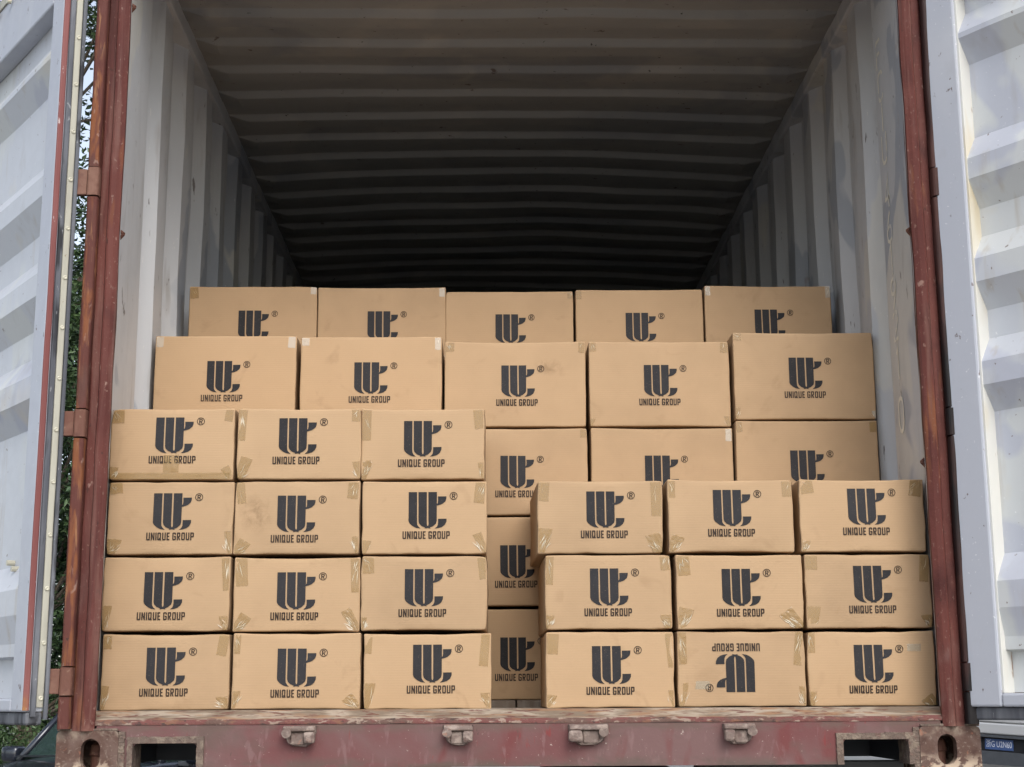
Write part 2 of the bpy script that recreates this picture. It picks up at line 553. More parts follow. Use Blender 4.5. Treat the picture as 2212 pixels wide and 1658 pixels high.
# --- roof: cross ribs, pushed up in the middle further in
def roof():
    pr = []
    y = 0.05 + 0.91 % 0.246 - 0.246
    while y < LEN:
        for dy, d in ((0.0, 0.0), (0.100, 0.0), (0.105, 0.10), (0.120, 0.90), (0.126, 1.0), (0.205, 1.0), (0.232, 0.0)):
            if y + dy > 0.05:
                pr.append((y + dy, d))
        y += 0.246
    nx = 26
    v, f = [], []
    for (y, d) in pr:
        t = min(1, max(0, (y - 0.7) / 2.3))
        t = t * t * (3 - 2 * t)
        for i in range(nx + 1):
            x = -1.165 + 2.33 * i / nx
            u = x / 1.165
            z = ROOF_Z + 0.022 - 0.026 * d * min(1, (1 - abs(u)) * 14)
            z += 0.042 * t * (1 - u * u) + 0.008 * noise.noise(Vector((x * 2, y * 1.4, 4)))
            z += 0.012 * t * noise.noise(Vector((x * 1.5 + 3, y * 3.0, 7)))
            v.append((x, y, z))
    for j in range(len(pr) - 1):
        for i in range(nx):
            a = j * (nx + 1) + i
            f.append((a, a + 1, a + nx + 2, a + nx + 1))
    return from_py('roof', v, f, M['roof'], ct)
roof()
box('roof_skin', -1.21, 1.21, 0.0, LEN, 2.475, 2.485, M['red_post'], ct)
for s in (-1, 1):
    a, b = sorted((s * 1.152, s * 1.219))
    box('top_rail', a, b, 0.12, LEN, 2.345, 2.47, M['grey_wall'], ct, 0.006)
    a, b = sorted((s * 1.212, s * 1.2185))
    box('outer_side_panel', a, b, 0.175, LEN, -0.06, 2.34, M['red_post'], ct)
    a, b = sorted((s * 1.15, s * 1.2))
    box('bottom_rail', a, b, 0.2, LEN, -0.15, -0.061, M['chassis'], ct)
box('end_wall', -1.2, 1.2, LEN, LEN + 0.04, -0.15, 2.47, M['grey_wall'], ct)
box('door_header', -1.12, 1.12, -0.005, 0.11, 2.30, 2.47, M['red_post'], ct, 0.008)

# --- floor: planks running in from the threshold
for i in range(8):
    x0 = -1.165 + i * 0.29125
    box('floor_plank', x0 + 0.002, x0 + 0.289, 0.585, LEN - 0.01, 0.005, 0.033, M['plank'], ct, 0.002)
box('underfloor', -1.15, 1.15, 0.107, LEN - 0.01, -0.04, 0.0045, M['chassis'], ct)
box('threshold_plate', -1.165, 1.165, 0.105, 0.583, 0.0048, 0.011, M['threshold'], ct)
for k in range(12):
    y = 0.9 + k * 0.95
    box('cross_member', -1.149, 1.149, y, y + 0.05, -0.15, -0.0405, M['chassis'], ct)

# --- corner posts, from plan profiles
def post(sgn):
    P = [(-1.186, 0.0), (-1.178, -0.006), (-1.157, -0.007), (-1.152, -0.018), (-1.147, -0.020), (-1.134, -0.014),
         (-1.121, -0.004), (-1.123, 0.014), (-1.163, 0.16), (-1.219, 0.16), (-1.219, 0.0)]
    P = [(sgn * -x, y) for x, y in P]
    o = prism('corner_post', P, -0.04, 2.47, M['red_post'], ct, nz=60, jit=0.0025, seed=3 * sgn)
    # grey lining: rounded nose behind the red edge, then the flat plate that carries the number
    L = [(-1.1265, 0.016), (-1.1255, 0.022), (-1.1275, 0.034), (-1.133, 0.046), (-1.142, 0.062), (-1.149, 0.085), (-1.158, 0.125), (-1.160, 0.15), (-1.160, 0.425), (-1.168, 0.441),
         (-1.205, 0.441), (-1.205, 0.1615), (-1.1645, 0.1615)]
    L = [(sgn * -x, y) for x, y in L]
    prism('post_lining', L, 0.0115, 2.345, M['grey_wall'], ct, nz=40, jit=0.0006, seed=8 * sgn)
    bm = bmesh.new()
    n = 20
    rings = []
    for k in range(41):
        z = 0.0116 + 2.333 * k / 40
        dx, dy = 0.0012 * noise.noise(Vector((z * 3, 2, sgn))), 0.0012 * noise.noise(Vector((z * 3, 7, sgn)))
        rings.append([bm.verts.new((sgn * (1.1465 + 0.0155 * math.cos(2 * math.pi * i / n)) + dx, 0.036 + dy + 0.0155 * math.sin(2 * math.pi * i / n), z)) for i in range(n)])
    for a, b in zip(rings, rings[1:]):
        for i in range(n):
            bm.faces.new([a[i], a[(i + 1) % n], b[(i + 1) % n], b[i]])
    from_bm('post_nose', bm, M['nose'], o, True)
    return o
post_l = post(-1)
post_r = post(1)

# --- hinge barrels and stubs down the outside of each post
HZ = [(1.428, 1.510), (0.740, 0.815), (0.052, 0.124), (2.12, 2.20)]
def knuckle_poly(cx, cy, w, d):
    # squarish rounded bar
    pts = []
    for k in range(16):
        a = 2 * math.pi * k / 16
        c, s_ = math.cos(a), math.sin(a)
        pts.append((cx + math.copysign(abs(c) ** 0.55, c) * w, cy + math.copysign(abs(s_) ** 0.55, s_) * d))
    return pts
for sgn in (-1, 1):
    hz = sorted(HZ)
    prev = -0.038
    cx = sgn * 1.1955
    for i, (a, b) in enumerate(hz + [(2.46, 2.47)]):
        prism('hinge_stub', knuckle_poly(cx, -0.019, 0.0158, 0.0165), prev + 0.004, a - 0.004, M['rust'] if sgn < 0 else M['hinge_shade'], ct, nz=24, jit=0.004, seed=i * 5 + sgn)
        if i < 4:
            prism('hinge_barrel', knuckle_poly(cx, -0.021, 0.0172, 0.0185), a, b, M['lug'] if sgn < 0 else M['hinge_shade'], ct, nz=3, jit=0.001, seed=i)
        prev = b

# --- sill beam with its two pockets
SX = 1.053
sill_outline = [(-SX, -0.026), (-SX, -0.137), (-1.021, -0.137), (-1.021, -0.082), (-1.012, -0.073), (-0.860, -0.073), (-0.851, -0.082),
                (-0.851, -0.137), (0.853, -0.137), (0.853, -0.082), (0.862, -0.073), (1.020, -0.073), (1.029, -0.082), (1.029, -0.137), (SX, -0.137), (SX, -0.026)]
sill = plate_holes('sill_beam', sill_outline, [], 0.003, 0.012, M['sill'], ct)
box('sill_face_end', -1.118, -SX - 0.0005, 0.0035, 0.012, -0.0405, -0.0252, M['sill'], ct)
box('sill_face_end', SX + 0.0005, 1.118, 0.0035, 0.012, -0.0405, -0.0252, M['sill'], ct)
# bottom flange and back web keep the beam a box
box('sill_flange', -0.84, 0.842, 0.0125, 0.06, -0.137, -0.131, M['sill'], ct)

def sill_top():
    prof = [(0.001, -0.0258), (0.0, -0.0185), (0.008, -0.012), (0.022, -0.0095), (0.05, -0.004), (0.085, 0.0075), (0.104, 0.011)]
    xs = [-1.160 + 2.320 * i / 90 for i in range(91)]
    out = []
    for part, rng, mat in (('sill_edge', (0, 2), 'sill_edge'), ('sill_lip', (2, 6), 'sill_lip')):
        v, f = [], []
        ps = prof[rng[0]:rng[1] + 1]
        for x in xs:
            for j, (y, z) in enumerate(ps):
                n = noise.noise(Vector((x * 14, y * 30, 2))) * 0.0022 + noise.noise(Vector((x * 3, 1, 9))) * 0.002
                e = 1 if y < 0.08 else 0
                v.append((x, y - n * e * 0.8, z + n * e))
        k = len(ps)
        for i in range(len(xs) - 1):
            for j in range(k - 1):
                a = i * k + j
                f.append((a, a + k, a + k + 1, a + 1))
        out.append(from_py(part, v, f, M[mat], sill, True))
    return out
sill_top()

def pocket_frame(x0, x1, sgn):
    bm = bmesh.new()
    w = 0.017
    # top bar and the side bar that shows, set proud of the face
    def bar(xa, xb, za, zb):
        n = 14
        for k in range(n):
            if xb - xa > zb - za:
                a, b = xa + (xb - xa) * k / n, xa + (xb - xa) * (k + 1) / n
                j = noise.noise(Vector((a * 60, za * 60, 1))) * 0.0025
                bm_box(bm, a, b + 0.0004, -0.004 - abs(j), 0.10, za, zb + j, 0)
            else:
                a, b = za + (zb - za) * k / n, za + (zb - za) * (k + 1) / n
                j = noise.noise(Vector((xa * 60, a * 60, 3))) * 0.0025
                bm_box(bm, xa - j, xb, -0.004 - abs(j), 0.10, a, b + 0.0004, 0)
    bar(x0 - 0.002, x1 + 0.002, -0.0725, -0.0725 + w)
    if sgn < 0:
        bar(x1 - 0.001, x1 + w, -0.137, -0.0560)
        bar(x0 - w + 0.004, x0 + 0.001, -0.137, -0.0560)
    else:
        bar(x0 - w, x0 + 0.001, -0.137, -0.0560)
        bar(x1 - 0.001, x1 + w - 0.004, -0.137, -0.0560)
    return from_bm('pocket_frame', bm, M['weld'], sill)
pocket_frame(-1.021, -0.851, -1)
pocket_frame(0.853, 1.029, 1)

# --- locking keepers on the sill
def keeper(x, flip, wd, seed):
    rnd = random.Random(seed)
    bm = bmesh.new()
    h = wd / 2
    # backing block, tapering downwards
    prof = [(-h, -0.030), (h, -0.030), (h * 0.98, -0.046), (h * 0.62, -0.078), (h * 0.42, -0.084), (-h * 0.4, -0.082), (-h * 0.72, -0.074), (-h, -0.046)]
    n = len(prof)
    A = [bm.verts.new((p[0] * flip, -0.001, p[1])) for p in prof]
    B = [bm.verts.new((p[0] * 0.93 * flip, -0.019, p[1] * 0.97)) for p in prof]
    for i in range(n):
        bm.faces.new([A[i], A[(i + 1) % n], B[(i + 1) % n], B[i]])
    bm.faces.new(B)
    # shelf across the top and the two ears
    bm_box(bm, -h * 0.95, h * 0.95, -0.036, -0.0185, -0.044, -0.031, 0.004)
    bm_box(bm, *sorted((flip * h * 0.30, flip * h * 0.98)), -0.043, -0.0188, -0.074, -0.045, 0.006)
    tube(bm, (-flip * h * 0.72, -0.0188, -0.047), (-flip * h * 0.72, -0.042, -0.049), 0.0125, 12)
    bm_box(bm, *sorted((-flip * h * 0.5, flip * h * 0.28)), -0.024, -0.0188, -0.078, -0.046, 0.003)
    for v in bm.verts:
        d = noise.noise_vector(v.co * 60 + Vector((seed, 0, 0))) * 0.0018
        v.co += d
    bmesh.ops.translate(bm, verts=bm.verts, vec=(x, 0.002, 0))
    return from_bm('cam_keeper', bm, M['keeper'], sill)
keeper(-0.582, 1, 0.088, 1)
keeper(-0.165, 1, 0.080, 2)
keeper(0.178, -1, 0.108, 3)
keeper(0.577, -1, 0.086, 4)

# --- bottom corner castings with oval holes
def casting(sgn):
    x0, x1 = sorted((sgn * 1.057, sgn * 1.219))
    cxh = sgn * 1.129
    c = 0.010
    out = []
    for (px, pz, sx, sz) in ((x0, -0.158, 1, 1), (x1, -0.158, -1, 1), (x1, -0.04, -1, -1), (x0, -0.04, 1, -1)):
        cr = [(px, pz + sz * c), (px + sx * c * 0.3, pz + sz * c * 0.3), (px + sx * c, pz)]
        if (sx, sz) in ((1, 1), (-1, -1)):
            out += cr
        else:
            out += cr[::-1]
    o = plate_holes('corner_casting', out, [stadium(cxh, -0.0995, 0.051, 0.079)], -0.006, 0.026, M['casting'], ct)
    # body behind the face: top, sides, back
    bm = bmesh.new()
    bm_box(bm, x0, x1, 0.0265, 0.172, -0.0660, -0.0408, 0.002)
    bm_box(bm, x0, x0 + 0.022, 0.0265, 0.172, -0.158, -0.0665, 0.002)
    bm_box(bm, x1 - 0.022, x1, 0.0265, 0.172, -0.158, -0.0665, 0.002)
    bm_box(bm, x0 + 0.0225, x1 - 0.0225, 0.15, 0.172, -0.158, -0.0665, 0.002)
    from_bm('casting_body', bm, M['casting'], o)
    # weld bead round the top edge
    bm = bmesh.new()
    n = 18
    for k in range(n):
        a, b = x0 + 0.004 + (x1 - x0 - 0.008) * k / n, x0 + 0.004 + (x1 - x0 - 0.008) * (k + 1) / n
        j = noise.noise(Vector((a * 50, 0, sgn))) * 0.0025
        bm_box(bm, a, b + 0.0003, -0.005 + j, 0.0035, -0.0395, -0.0335 + j, 0.0012)
    xi = x0 if sgn > 0 else x1
    for k in range(12):
        z = -0.155 + 0.113 * k / 12
        j = noise.noise(Vector((z * 60, 3, sgn))) * 0.003
        a, b = sorted((xi + sgn * 0.001, xi - sgn * (0.016 + j)))
        bm_box(bm, a, b, -0.003 + j, 0.0025, z, z + 0.0097, 0.0012)
    from_bm('weld_bead', bm, M['weld'], o)
    return o
casting(-1)
casting(1)

# --- container number running down the right inner wall
CHARS = {
    'F': [[(0, 0), (0, 10)], [(0, 0), (5.5, 0)], [(0, 4.6), (4.6, 4.6)]],
    'C': [[(6, 1.6), (5, .4), (3, 0), (1, .4), (0, 2), (0, 8), (1, 9.6), (3, 10), (5, 9.6), (6, 8.4)]],
    'I': [[(3, 0), (3, 10)]],
    'U': [[(0, 0), (0, 8), (1, 9.6), (3, 10), (5, 9.6), (6, 8), (6, 0)]],
    '4': [[(4.6, 10), (4.6, 0), (0, 6.8), (6.2, 6.8)]],
    '6': [[(4.4, 0), (1.2, 4), (0, 7), (.6, 9.2), (3, 10), (5.4, 9.2), (6, 7.2), (5.2, 5.4), (3, 4.8), (.8, 5.6)]],
    '1': [[(1.6, 1.8), (3.4, 0), (3.4, 10)]],
    '9': [[(5.2, 4.6), (3, 5.2), (.8, 4.6), (0, 2.8), (.6, .8), (3, 0), (5.4, .8), (6, 2.8), (5, 6), (2, 10)]],
    '2': [[(0, 2), (.8, .6), (3, 0), (5.4, .7), (6, 2.6), (5, 5), (.4, 9.6)], [(0.2, 10), (6, 10)]],
    '0': [[(3, 0), (1, .6), (0, 2.6), (0, 7.4), (1, 9.4), (3, 10), (5, 9.4), (6, 7.4), (6, 2.6), (5, .6), (3, 0)]],
}
def ribbon(bm, pts, w, fn):
    """flat ribbon with mitred joints; fn maps (u, v) to a 3-D point"""
    n = len(pts)
    L, Rr = [], []
    closed = pts[0] == pts[-1]
    for i, p in enumerate(pts):
        p = Vector(p)
        a = Vector(pts[i - 1]) if i else (Vector(pts[-2]) if closed else None)
        b = Vector(pts[i + 1]) if i < n - 1 else (Vector(pts[1]) if closed else None)
        d1 = (p - a).normalized() if a is not None else None
        d2 = (b - p).normalized() if b is not None else None
        d = ((d1 or d2) + (d2 or d1)).normalized()
        nn = Vector((-d.y, d.x))
        k = 1.0
        if d1 is not None and d2 is not None:
            k = min(1.8, 1 / max(0.45, d.dot(d1)))
        L.append(bm.verts.new(fn(*(p + nn * w / 2 * k))))
        Rr.append(bm.verts.new(fn(*(p - nn * w / 2 * k))))
    for i in range(n - 1):
        bm.faces.new([L[i], L[i + 1], Rr[i + 1], Rr[i]])

def wall_number():
    spots = [('F', 123, 205), ('C', 220, 305), ('I', 315, 400), ('U', 409, 495), ('4', 540, 630), ('6', 642, 730), ('1', 738, 827),
             ('9', 838, 925), ('2', 934, 1012), ('1', 1038, 1125), ('0', 1178, 1271)]
    for ch, p0, p1 in spots:
        # heights on the wall plane, from the measured scale there
        def zz(p):
            return 2.066 - (p / 1.367 - 100) * (2.066 - 0.876) / 790.0
        z0, z1 = zz(p0), zz(p1)
        hgt = z0 - z1
        bm = bmesh.new()
        sl = 0.345 + 0.02 * (z0 - 0.86) / 1.16
        for k, st in enumerate(CHARS[ch]):
            ribbon(bm, st, 1.25, lambda u, v: (1.1584 - 0.0002 * k, sl + (3 - u) * 0.0082, z0 - v / 10 * hgt))
        from_bm('number_character', bm, M['number'], post_r)
wall_number()

# --- doors
def door(sgn, P0, ang, name_label):
    """sgn -1 left door, +1 right door.  Local frame: s along the leaf, t through it (0 outer face, T inner face)"""
    d = Vector((math.cos(ang), math.sin(ang), 0))
    nin = Vector((math.sin(ang), -math.cos(ang), 0)) * (-1 if sgn < 0 else 1)
    T = 0.060
    mt = Matrix(((d.x, nin.x, 0, P0[0]), (d.y, nin.y, 0, P0[1]), (0, 0, 1, 0), (0, 0, 0, 1)))
    root = empty('cargo_door')
    root.parent = ct
    root['label'] = name_label
    W, Z0, Z1 = 1.165, 0.010, 2.262
    def put(o):
        o.data.transform(mt)
        if sgn > 0:
            o.data.flip_normals()
        o.data.update()
        return o
    fr = 0.10
    def member(nm, s0, s1, z0, z1, t0=0.004, t1=T, mat='door_frame', bev=0.006):
        return put(box(nm, s0, s1, t0, t1, z0, z1, M[mat], root, bev))
    member('door_stile', 0.0, fr, Z0, Z1)
    member('door_stile', W - fr, W, Z0, Z1)
    member('door_rail', fr + 0.0005, W - fr - 0.0005, Z0, Z0 + 0.035)
    member('door_rail', fr + 0.0005, W - fr - 0.0005, Z1 - 0.23, Z1)
    # cream painted return of the frame towards the panel
    put(box('frame_return', fr + 0.0005, fr + 0.006, 0.008, T - 0.006, Z0 + 0.036, Z1 - 0.231, M['door_edge'], root))
    # ribbed panel: horizontal trapezoids
    a_, b_ = 0.010, 0.052
    prof = [(Z0 + 0.036, 0.008), (0.150, 0.008), (0.156, 0.034), (0.190, 0.034), (0.265, b_), (0.335, b_), (0.410, a_), (0.795, a_), (0.865, b_), (0.930, b_), (1.000, a_),
            (1.080, a_), (1.155, b_), (1.220, b_), (1.290, a_), (1.370, a_), (1.450, b_), (1.510, b_), (1.580, a_), (1.800, a_), (1.870, b_), (1.885, b_), (1.955, a_), (Z1 - 0.231, a_)]
    ns = 12
    v, f = [], []
    for (zz, t) in prof:
        for i in range(ns + 1):
            s = fr + 0.006 + (W - 2 * fr - 0.012) * i / ns
            n = noise.noise(Vector((s * 2.2 + sgn * 4, zz * 2.5, 1))) * 0.004
            v.append((s, t + n, zz + n))
    for j in range(len(prof) - 1):
        for i in range(ns):
            a = j * (ns + 1) + i
            f.append((a, a + 1, a + ns + 2, a + ns + 1))
    put(from_py('ribbed_panel', v, f, M['door'], root))
    put(box('door_skin', fr * 0.3, W - fr * 0.3, -0.004, 0.0035, Z0 + 0.002, Z1 - 0.002, M['red_post'], root))
    # edge stack along the hinge side: red strip, gasket, riveted retainer, back lip
    def strip(nm, t0, t1, depth, mat, z0=Z0 + 0.004, z1=Z1 - 0.004, bev=0.003):
        return put(prism_strip(nm, -depth, -0.0006, t0, t1, z0, z1, M[mat], root))
    strip('red_edge_strip', 0.0425, 0.0598, 0.004, 'red_strip')
    strip('door_gasket', 0.0265, 0.0415, 0.011, 'gasket', Z0 - 0.012, Z1)
    ret = strip('gasket_retainer', 0.0065, 0.0258, 0.007, 'retainer', Z0 + 0.012)
    strip('gasket_lip', -0.006, 0.0055, 0.010, 'gasket', Z0 - 0.02, Z1)
    k = 0
    z = 0.045
    while z < Z1:
        bm = bmesh.new()
        # button head with a dished centre
        for (r1, y1, r2, y2) in ((0.0064, 0.0, 0.0060, 0.0022), (0.0060, 0.0022, 0.0038, 0.0034), (0.0038, 0.0034, 0.0030, 0.0026)):
            n = 14
            A = [bm.verts.new((-0.007 - y1, 0.0150 + r1 * math.cos(2 * math.pi * i / n), z + r1 * math.sin(2 * math.pi * i / n))) for i in range(n)]
            B = [bm.verts.new((-0.007 - y2, 0.0150 + r2 * math.cos(2 * math.pi * i / n), z + r2 * math.sin(2 * math.pi * i / n))) for i in range(n)]
            for i in range(n):
                bm.faces.new([A[i], A[(i + 1) % n], B[(i + 1) % n], B[i]])
        bm.faces.new(B)
        bmesh.ops.transform(bm, matrix=mt, verts=bm.verts)
        from_bm('rivet', bm, M['rivet'], root, True)
        z += 0.1425
    # rubber flap turned under the bottom edge
    put(box('bottom_gasket', 0.0, W, 0.006, 0.050, Z0 - 0.034, Z0 - 0.0005, M['gasket'], root, 0.006))
    # retaining strip along the top rail with its rivets
    put(box('top_retainer', 0.02, W - 0.02, T + 0.0005, T + 0.006, Z1 - 0.045, Z1 - 0.012, M['retainer'], root, 0.002))
    for k in range(9):
        bm = bmesh.new()
        tube(bm, (0.15 + 0.12 * k, T + 0.0055, Z1 - 0.06), (0.15 + 0.12 * k, T + 0.018, Z1 - 0.06), 0.008, 10)
        bmesh.ops.transform(bm, matrix=mt, verts=bm.verts)
        from_bm('rivet', bm, M['rivet'], root)
    # bolt heads low on the panel
    for (s, zz) in ((0.30, 0.86), (0.255, 0.40), (0.235, 0.30), (0.30, 0.42)):
        bm = bmesh.new()
        tube(bm, (s, 0.010, zz), (s, 0.032, zz), 0.008, 10)
        bmesh.ops.transform(bm, matrix=mt, verts=bm.verts)
        from_bm('bolt', bm, M['rivet'], root)
    return root, mt

def prism_strip(nm, s0, s1, t0, t1, z0, z1, mat, parent):
    """long strip with softly rounded outer corners and slight waviness"""
    r = min(0.004, (t1 - t0) * 0.4)
    P = [(s1, t0), (s0 + r, t0), (s0 + r * 0.3, t0 + r * 0.3), (s0, t0 + r), (s0, t1 - r), (s0 + r * 0.3, t1 - r * 0.3), (s0 + r, t1), (s1, t1)]
    return prism(nm, P, z0, z1, mat, parent, nz=30, jit=0.0012, seed=t0 * 100)

# left door swung right round, its free end going back; right door half open towards the viewer
AL = math.radians(90 + 34.5)
door_l, MTL = door(-1, (-1.2465, -0.030), AL, 'left door swung back, pale ribbed inner face')
AR = math.radians(-90 + 36.0)
door_r, MTR = door(1, (1.236, 0.005), AR, 'right door half open, pale ribbed inner face')

# hinge lugs between barrels and doors
for (a, b) in HZ:
    bm = bmesh.new()
    bm_box(bm, -1.2565, -1.2130, -0.030, -0.012, a + 0.003, b - 0.003, 0.003)
    from_bm('hinge_lug', bm, M['lug'], door_l)
    bm = bmesh.new()
    bm_box(bm, 1.2130, 1.242, -0.016, 0.0, a + 0.003, b - 0.003, 0.003)
    from_bm('hinge_lug', bm, M['lug'], door_r)

# lashing rings welded to the inner posts
for (s, z) in ((-1, 1.335), (-1, 2.03), (1, 1.345), (1, 0.675)):
    bm = bmesh.new()
    tube(bm, (s * 1.140, 0.045, z + 0.018), (s * 1.118, 0.032, z), 0.005, 8)
    tube(bm, (s * 1.118, 0.032, z), (s * 1.140, 0.045, z - 0.018), 0.005, 8)
    from_bm('lashing_ring', bm, M['lug'], ct)

# ---------------------------------------------------------------- prints on the cartons
def sp(pts):
    return [((x - 978) * 1e-4, (1475 - y) * 1e-4) for x, y in pts]
EMBLEM = [
    sp([(487, 157), (722, 157), (723, 980), (730, 1070), (760, 1122), (823, 1182), (702, 1162), (640, 1135), (589, 1102), (530, 1052), (500, 1010), (486, 960)]),
    sp([(760, 157), (995, 157), (996, 950), (997, 1060), (1006, 1100), (1020, 1117), (1036, 1100), (1045, 1060), (1041, 950), (1038, 157), (1278, 157),
        (1279, 492), (1300, 468), (1311, 400), (1307, 283), (1545, 280), (1541, 350), (1516, 420), (1437, 490), (1359, 522), (1275, 542),
        (1274, 965), (1256, 1042), (1170, 1120), (1082, 1157), (1103, 1184), (1018, 1169), (933, 1182), (952, 1157), (850, 1112), (786, 1050), (764, 980)]),
    sp([(1311, 912), (1549, 908), (1545, 990), (1500, 1080), (1421, 1140), (1323, 1170), (1218, 1182), (1281, 1130), (1307, 1070), (1312, 1000)]),
]
def ringpts(cx, cy, r, n=28):
    return [(cx + r * math.cos(2 * math.pi * i / n), cy + r * math.sin(2 * math.pi * i / n)) for i in range(n)]
REG = [
    [sp(ringpts(1745, 270, 110)), sp(ringpts(1745, 270, 91))],
    [sp([(1700, 205), (1770, 205), (1792, 222), (1796, 252), (1780, 278), (1765, 284), (1796, 338), (1768, 338), (1741, 288), (1726, 288), (1726, 338), (1700, 338)]),
     sp([(1726, 226), (1760, 226), (1770, 236), (1770, 258), (1760, 267), (1726, 267)])],
]
def letter(ch, x0, x1):
    t, b, w = 1258, 1473, 33
    c = 16
    def q(p):
        return sp(p)
    if ch == 'U':
        return [[q([(x0, t), (x0 + w, t), (x0 + w, b - 36), (x1 - w, b - 36), (x1 - w, t), (x1, t), (x1, b - c), (x1 - c, b), (x0 + c, b), (x0, b - c)])]]
    if ch == 'N':
        return [[q([(x0, t), (x0 + w, t), (x1 - w, b - 95), (x1 - w, t), (x1, t), (x1, b), (x1 - w, b), (x0 + w, t + 100), (x0 + w, b), (x0, b)])]]
    if ch == 'I':
        return [[q([(x0, t), (x1, t), (x1, b), (x0, b)])]]
    if ch in 'OQ':
        out = [(x0 + c, t), (x1 - c, t), (x1, t + c), (x1, b - c), (x1 - c, b), (x0 + c, b), (x0, b - c), (x0, t + c)]
        inn = [(x0 + w, t + 36), (x1 - w, t + 36), (x1 - w, b - 36), (x0 + w, b - 36)]
        if ch == 'Q':
            out = [(x0 + c, t), (x1 - c, t), (x1, t + c), (x1, b - 30), (x1 + 10, b - 10), (x1 - 6, b + 8), (x1 - 22, b), (x0 + c, b), (x0, b - c), (x0, t + c)]
            inn = [(x0 + w, t + 36), (x1 - w, t + 36), (x1 - w, b - 58), (x1 - w - 14, b - 72), (x1 - w - 26, b - 58), (x1 - w - 10, b - 36), (x0 + w, b - 36)]
        return [[q(out), q(inn)]]
    if ch == 'E':
        return [[q([(x0, t), (x1, t), (x1, t + 36), (x0 + w, t + 36), (x0 + w, t + 90), (x1 - 8, t + 90), (x1 - 8, t + 124), (x0 + w, t + 124), (x0 + w, b - 36), (x1, b - 36), (x1, b), (x0, b)])]]
    if ch == 'G':
        return [[q([(x0 + c, t), (x1 - c, t), (x1, t + c), (x1, t + 66), (x1 - w, t + 66), (x1 - w, t + 36), (x0 + w, t + 36), (x0 + w, b - 36), (x1 - w, b - 36), (x1 - w, t + 132),
                    (x1 - 56, t + 132), (x1 - 56, t + 98), (x1, t + 98), (x1, b - c), (x1 - c, b), (x0 + c, b), (x0, b - c), (x0, t + c)])]]
    if ch == 'P':
        return [[q([(x0, t), (x1 - c, t), (x1, t + c), (x1, t + 120), (x1 - c, t + 136), (x0 + w, t + 136), (x0 + w, b), (x0, b)]),
                 q([(x0 + w, t + 36), (x1 - w, t + 36), (x1 - w, t + 102), (x0 + w, t + 102)])]]
    if ch == 'R':
        return [[q([(x0, t), (x1 - c, t), (x1, t + c), (x1, t + 104), (x1 - c, t + 124), (x1 - 30, t + 130), (x1 + 2, b), (x1 - 34, b), (x1 - 62, t + 134), (x0 + w, t + 134), (x0 + w, b), (x0, b)]),
                 q([(x0 + w, t + 36), (x1 - w, t + 36), (x1 - w, t + 100), (x0 + w, t + 100)])]]
TEXT = []
for ch, a, b in (('U', 320, 422), ('N', 446, 548), ('I', 572, 606), ('Q', 628, 728), ('U', 760, 860), ('E', 884, 964), ('G', 1042, 1142), ('R', 1166, 1262), ('O', 1290, 1390), ('U', 1414, 1514), ('P', 1538, 1638)):
    TEXT += letter(ch, a, b)
EMB = [[p] for p in EMBLEM]

def print_mesh(name, shapes, mat, parent, ox, oz, rot180, front):
    """flat print laid on the carton's front face; front(x, z) gives the face's depth there"""
    v, f = [], []
    for loops in shapes:
        loops2 = []
        for lp in loops:
            # split long edges and inset nothing: keeps the print on the bulged board
            loops2.append([Vector((p[0], p[1], 0)) for p in lp])
        base = len(v)
        for lp in loops2:
            for p in lp:
                x, z = (p.x, p.y) if not rot180 else (-p.x, 0.132 - p.y)
                v.append((ox + x, front(ox + x, oz + z) - 0.0013, oz + z))
        for t in tessellate_polygon(loops2):
            a, b, c = (base + i for i in t)
            va, vb, vc = Vector(v[a]), Vector(v[b]), Vector(v[c])
            if (vb - va).cross(vc - va).y > 0:
                a, b = b, a
            f.append((a, b, c))
    return from_py(name, v, f, mat, parent)

# ---------------------------------------------------------------- cartons
def axis_cuts(h, r, n):
    c = [-h, -h + r * 0.35, -h + r, -h + r * 1.3, -h + r * 4.0]
    for i in range(1, n):
        c.append((-h + r * 4.0) + (2 * h - 8 * r) * i / n)
    c += [h - r * 4.0, h - r * 1.3, h - r, h - r * 0.35, h]
    return c

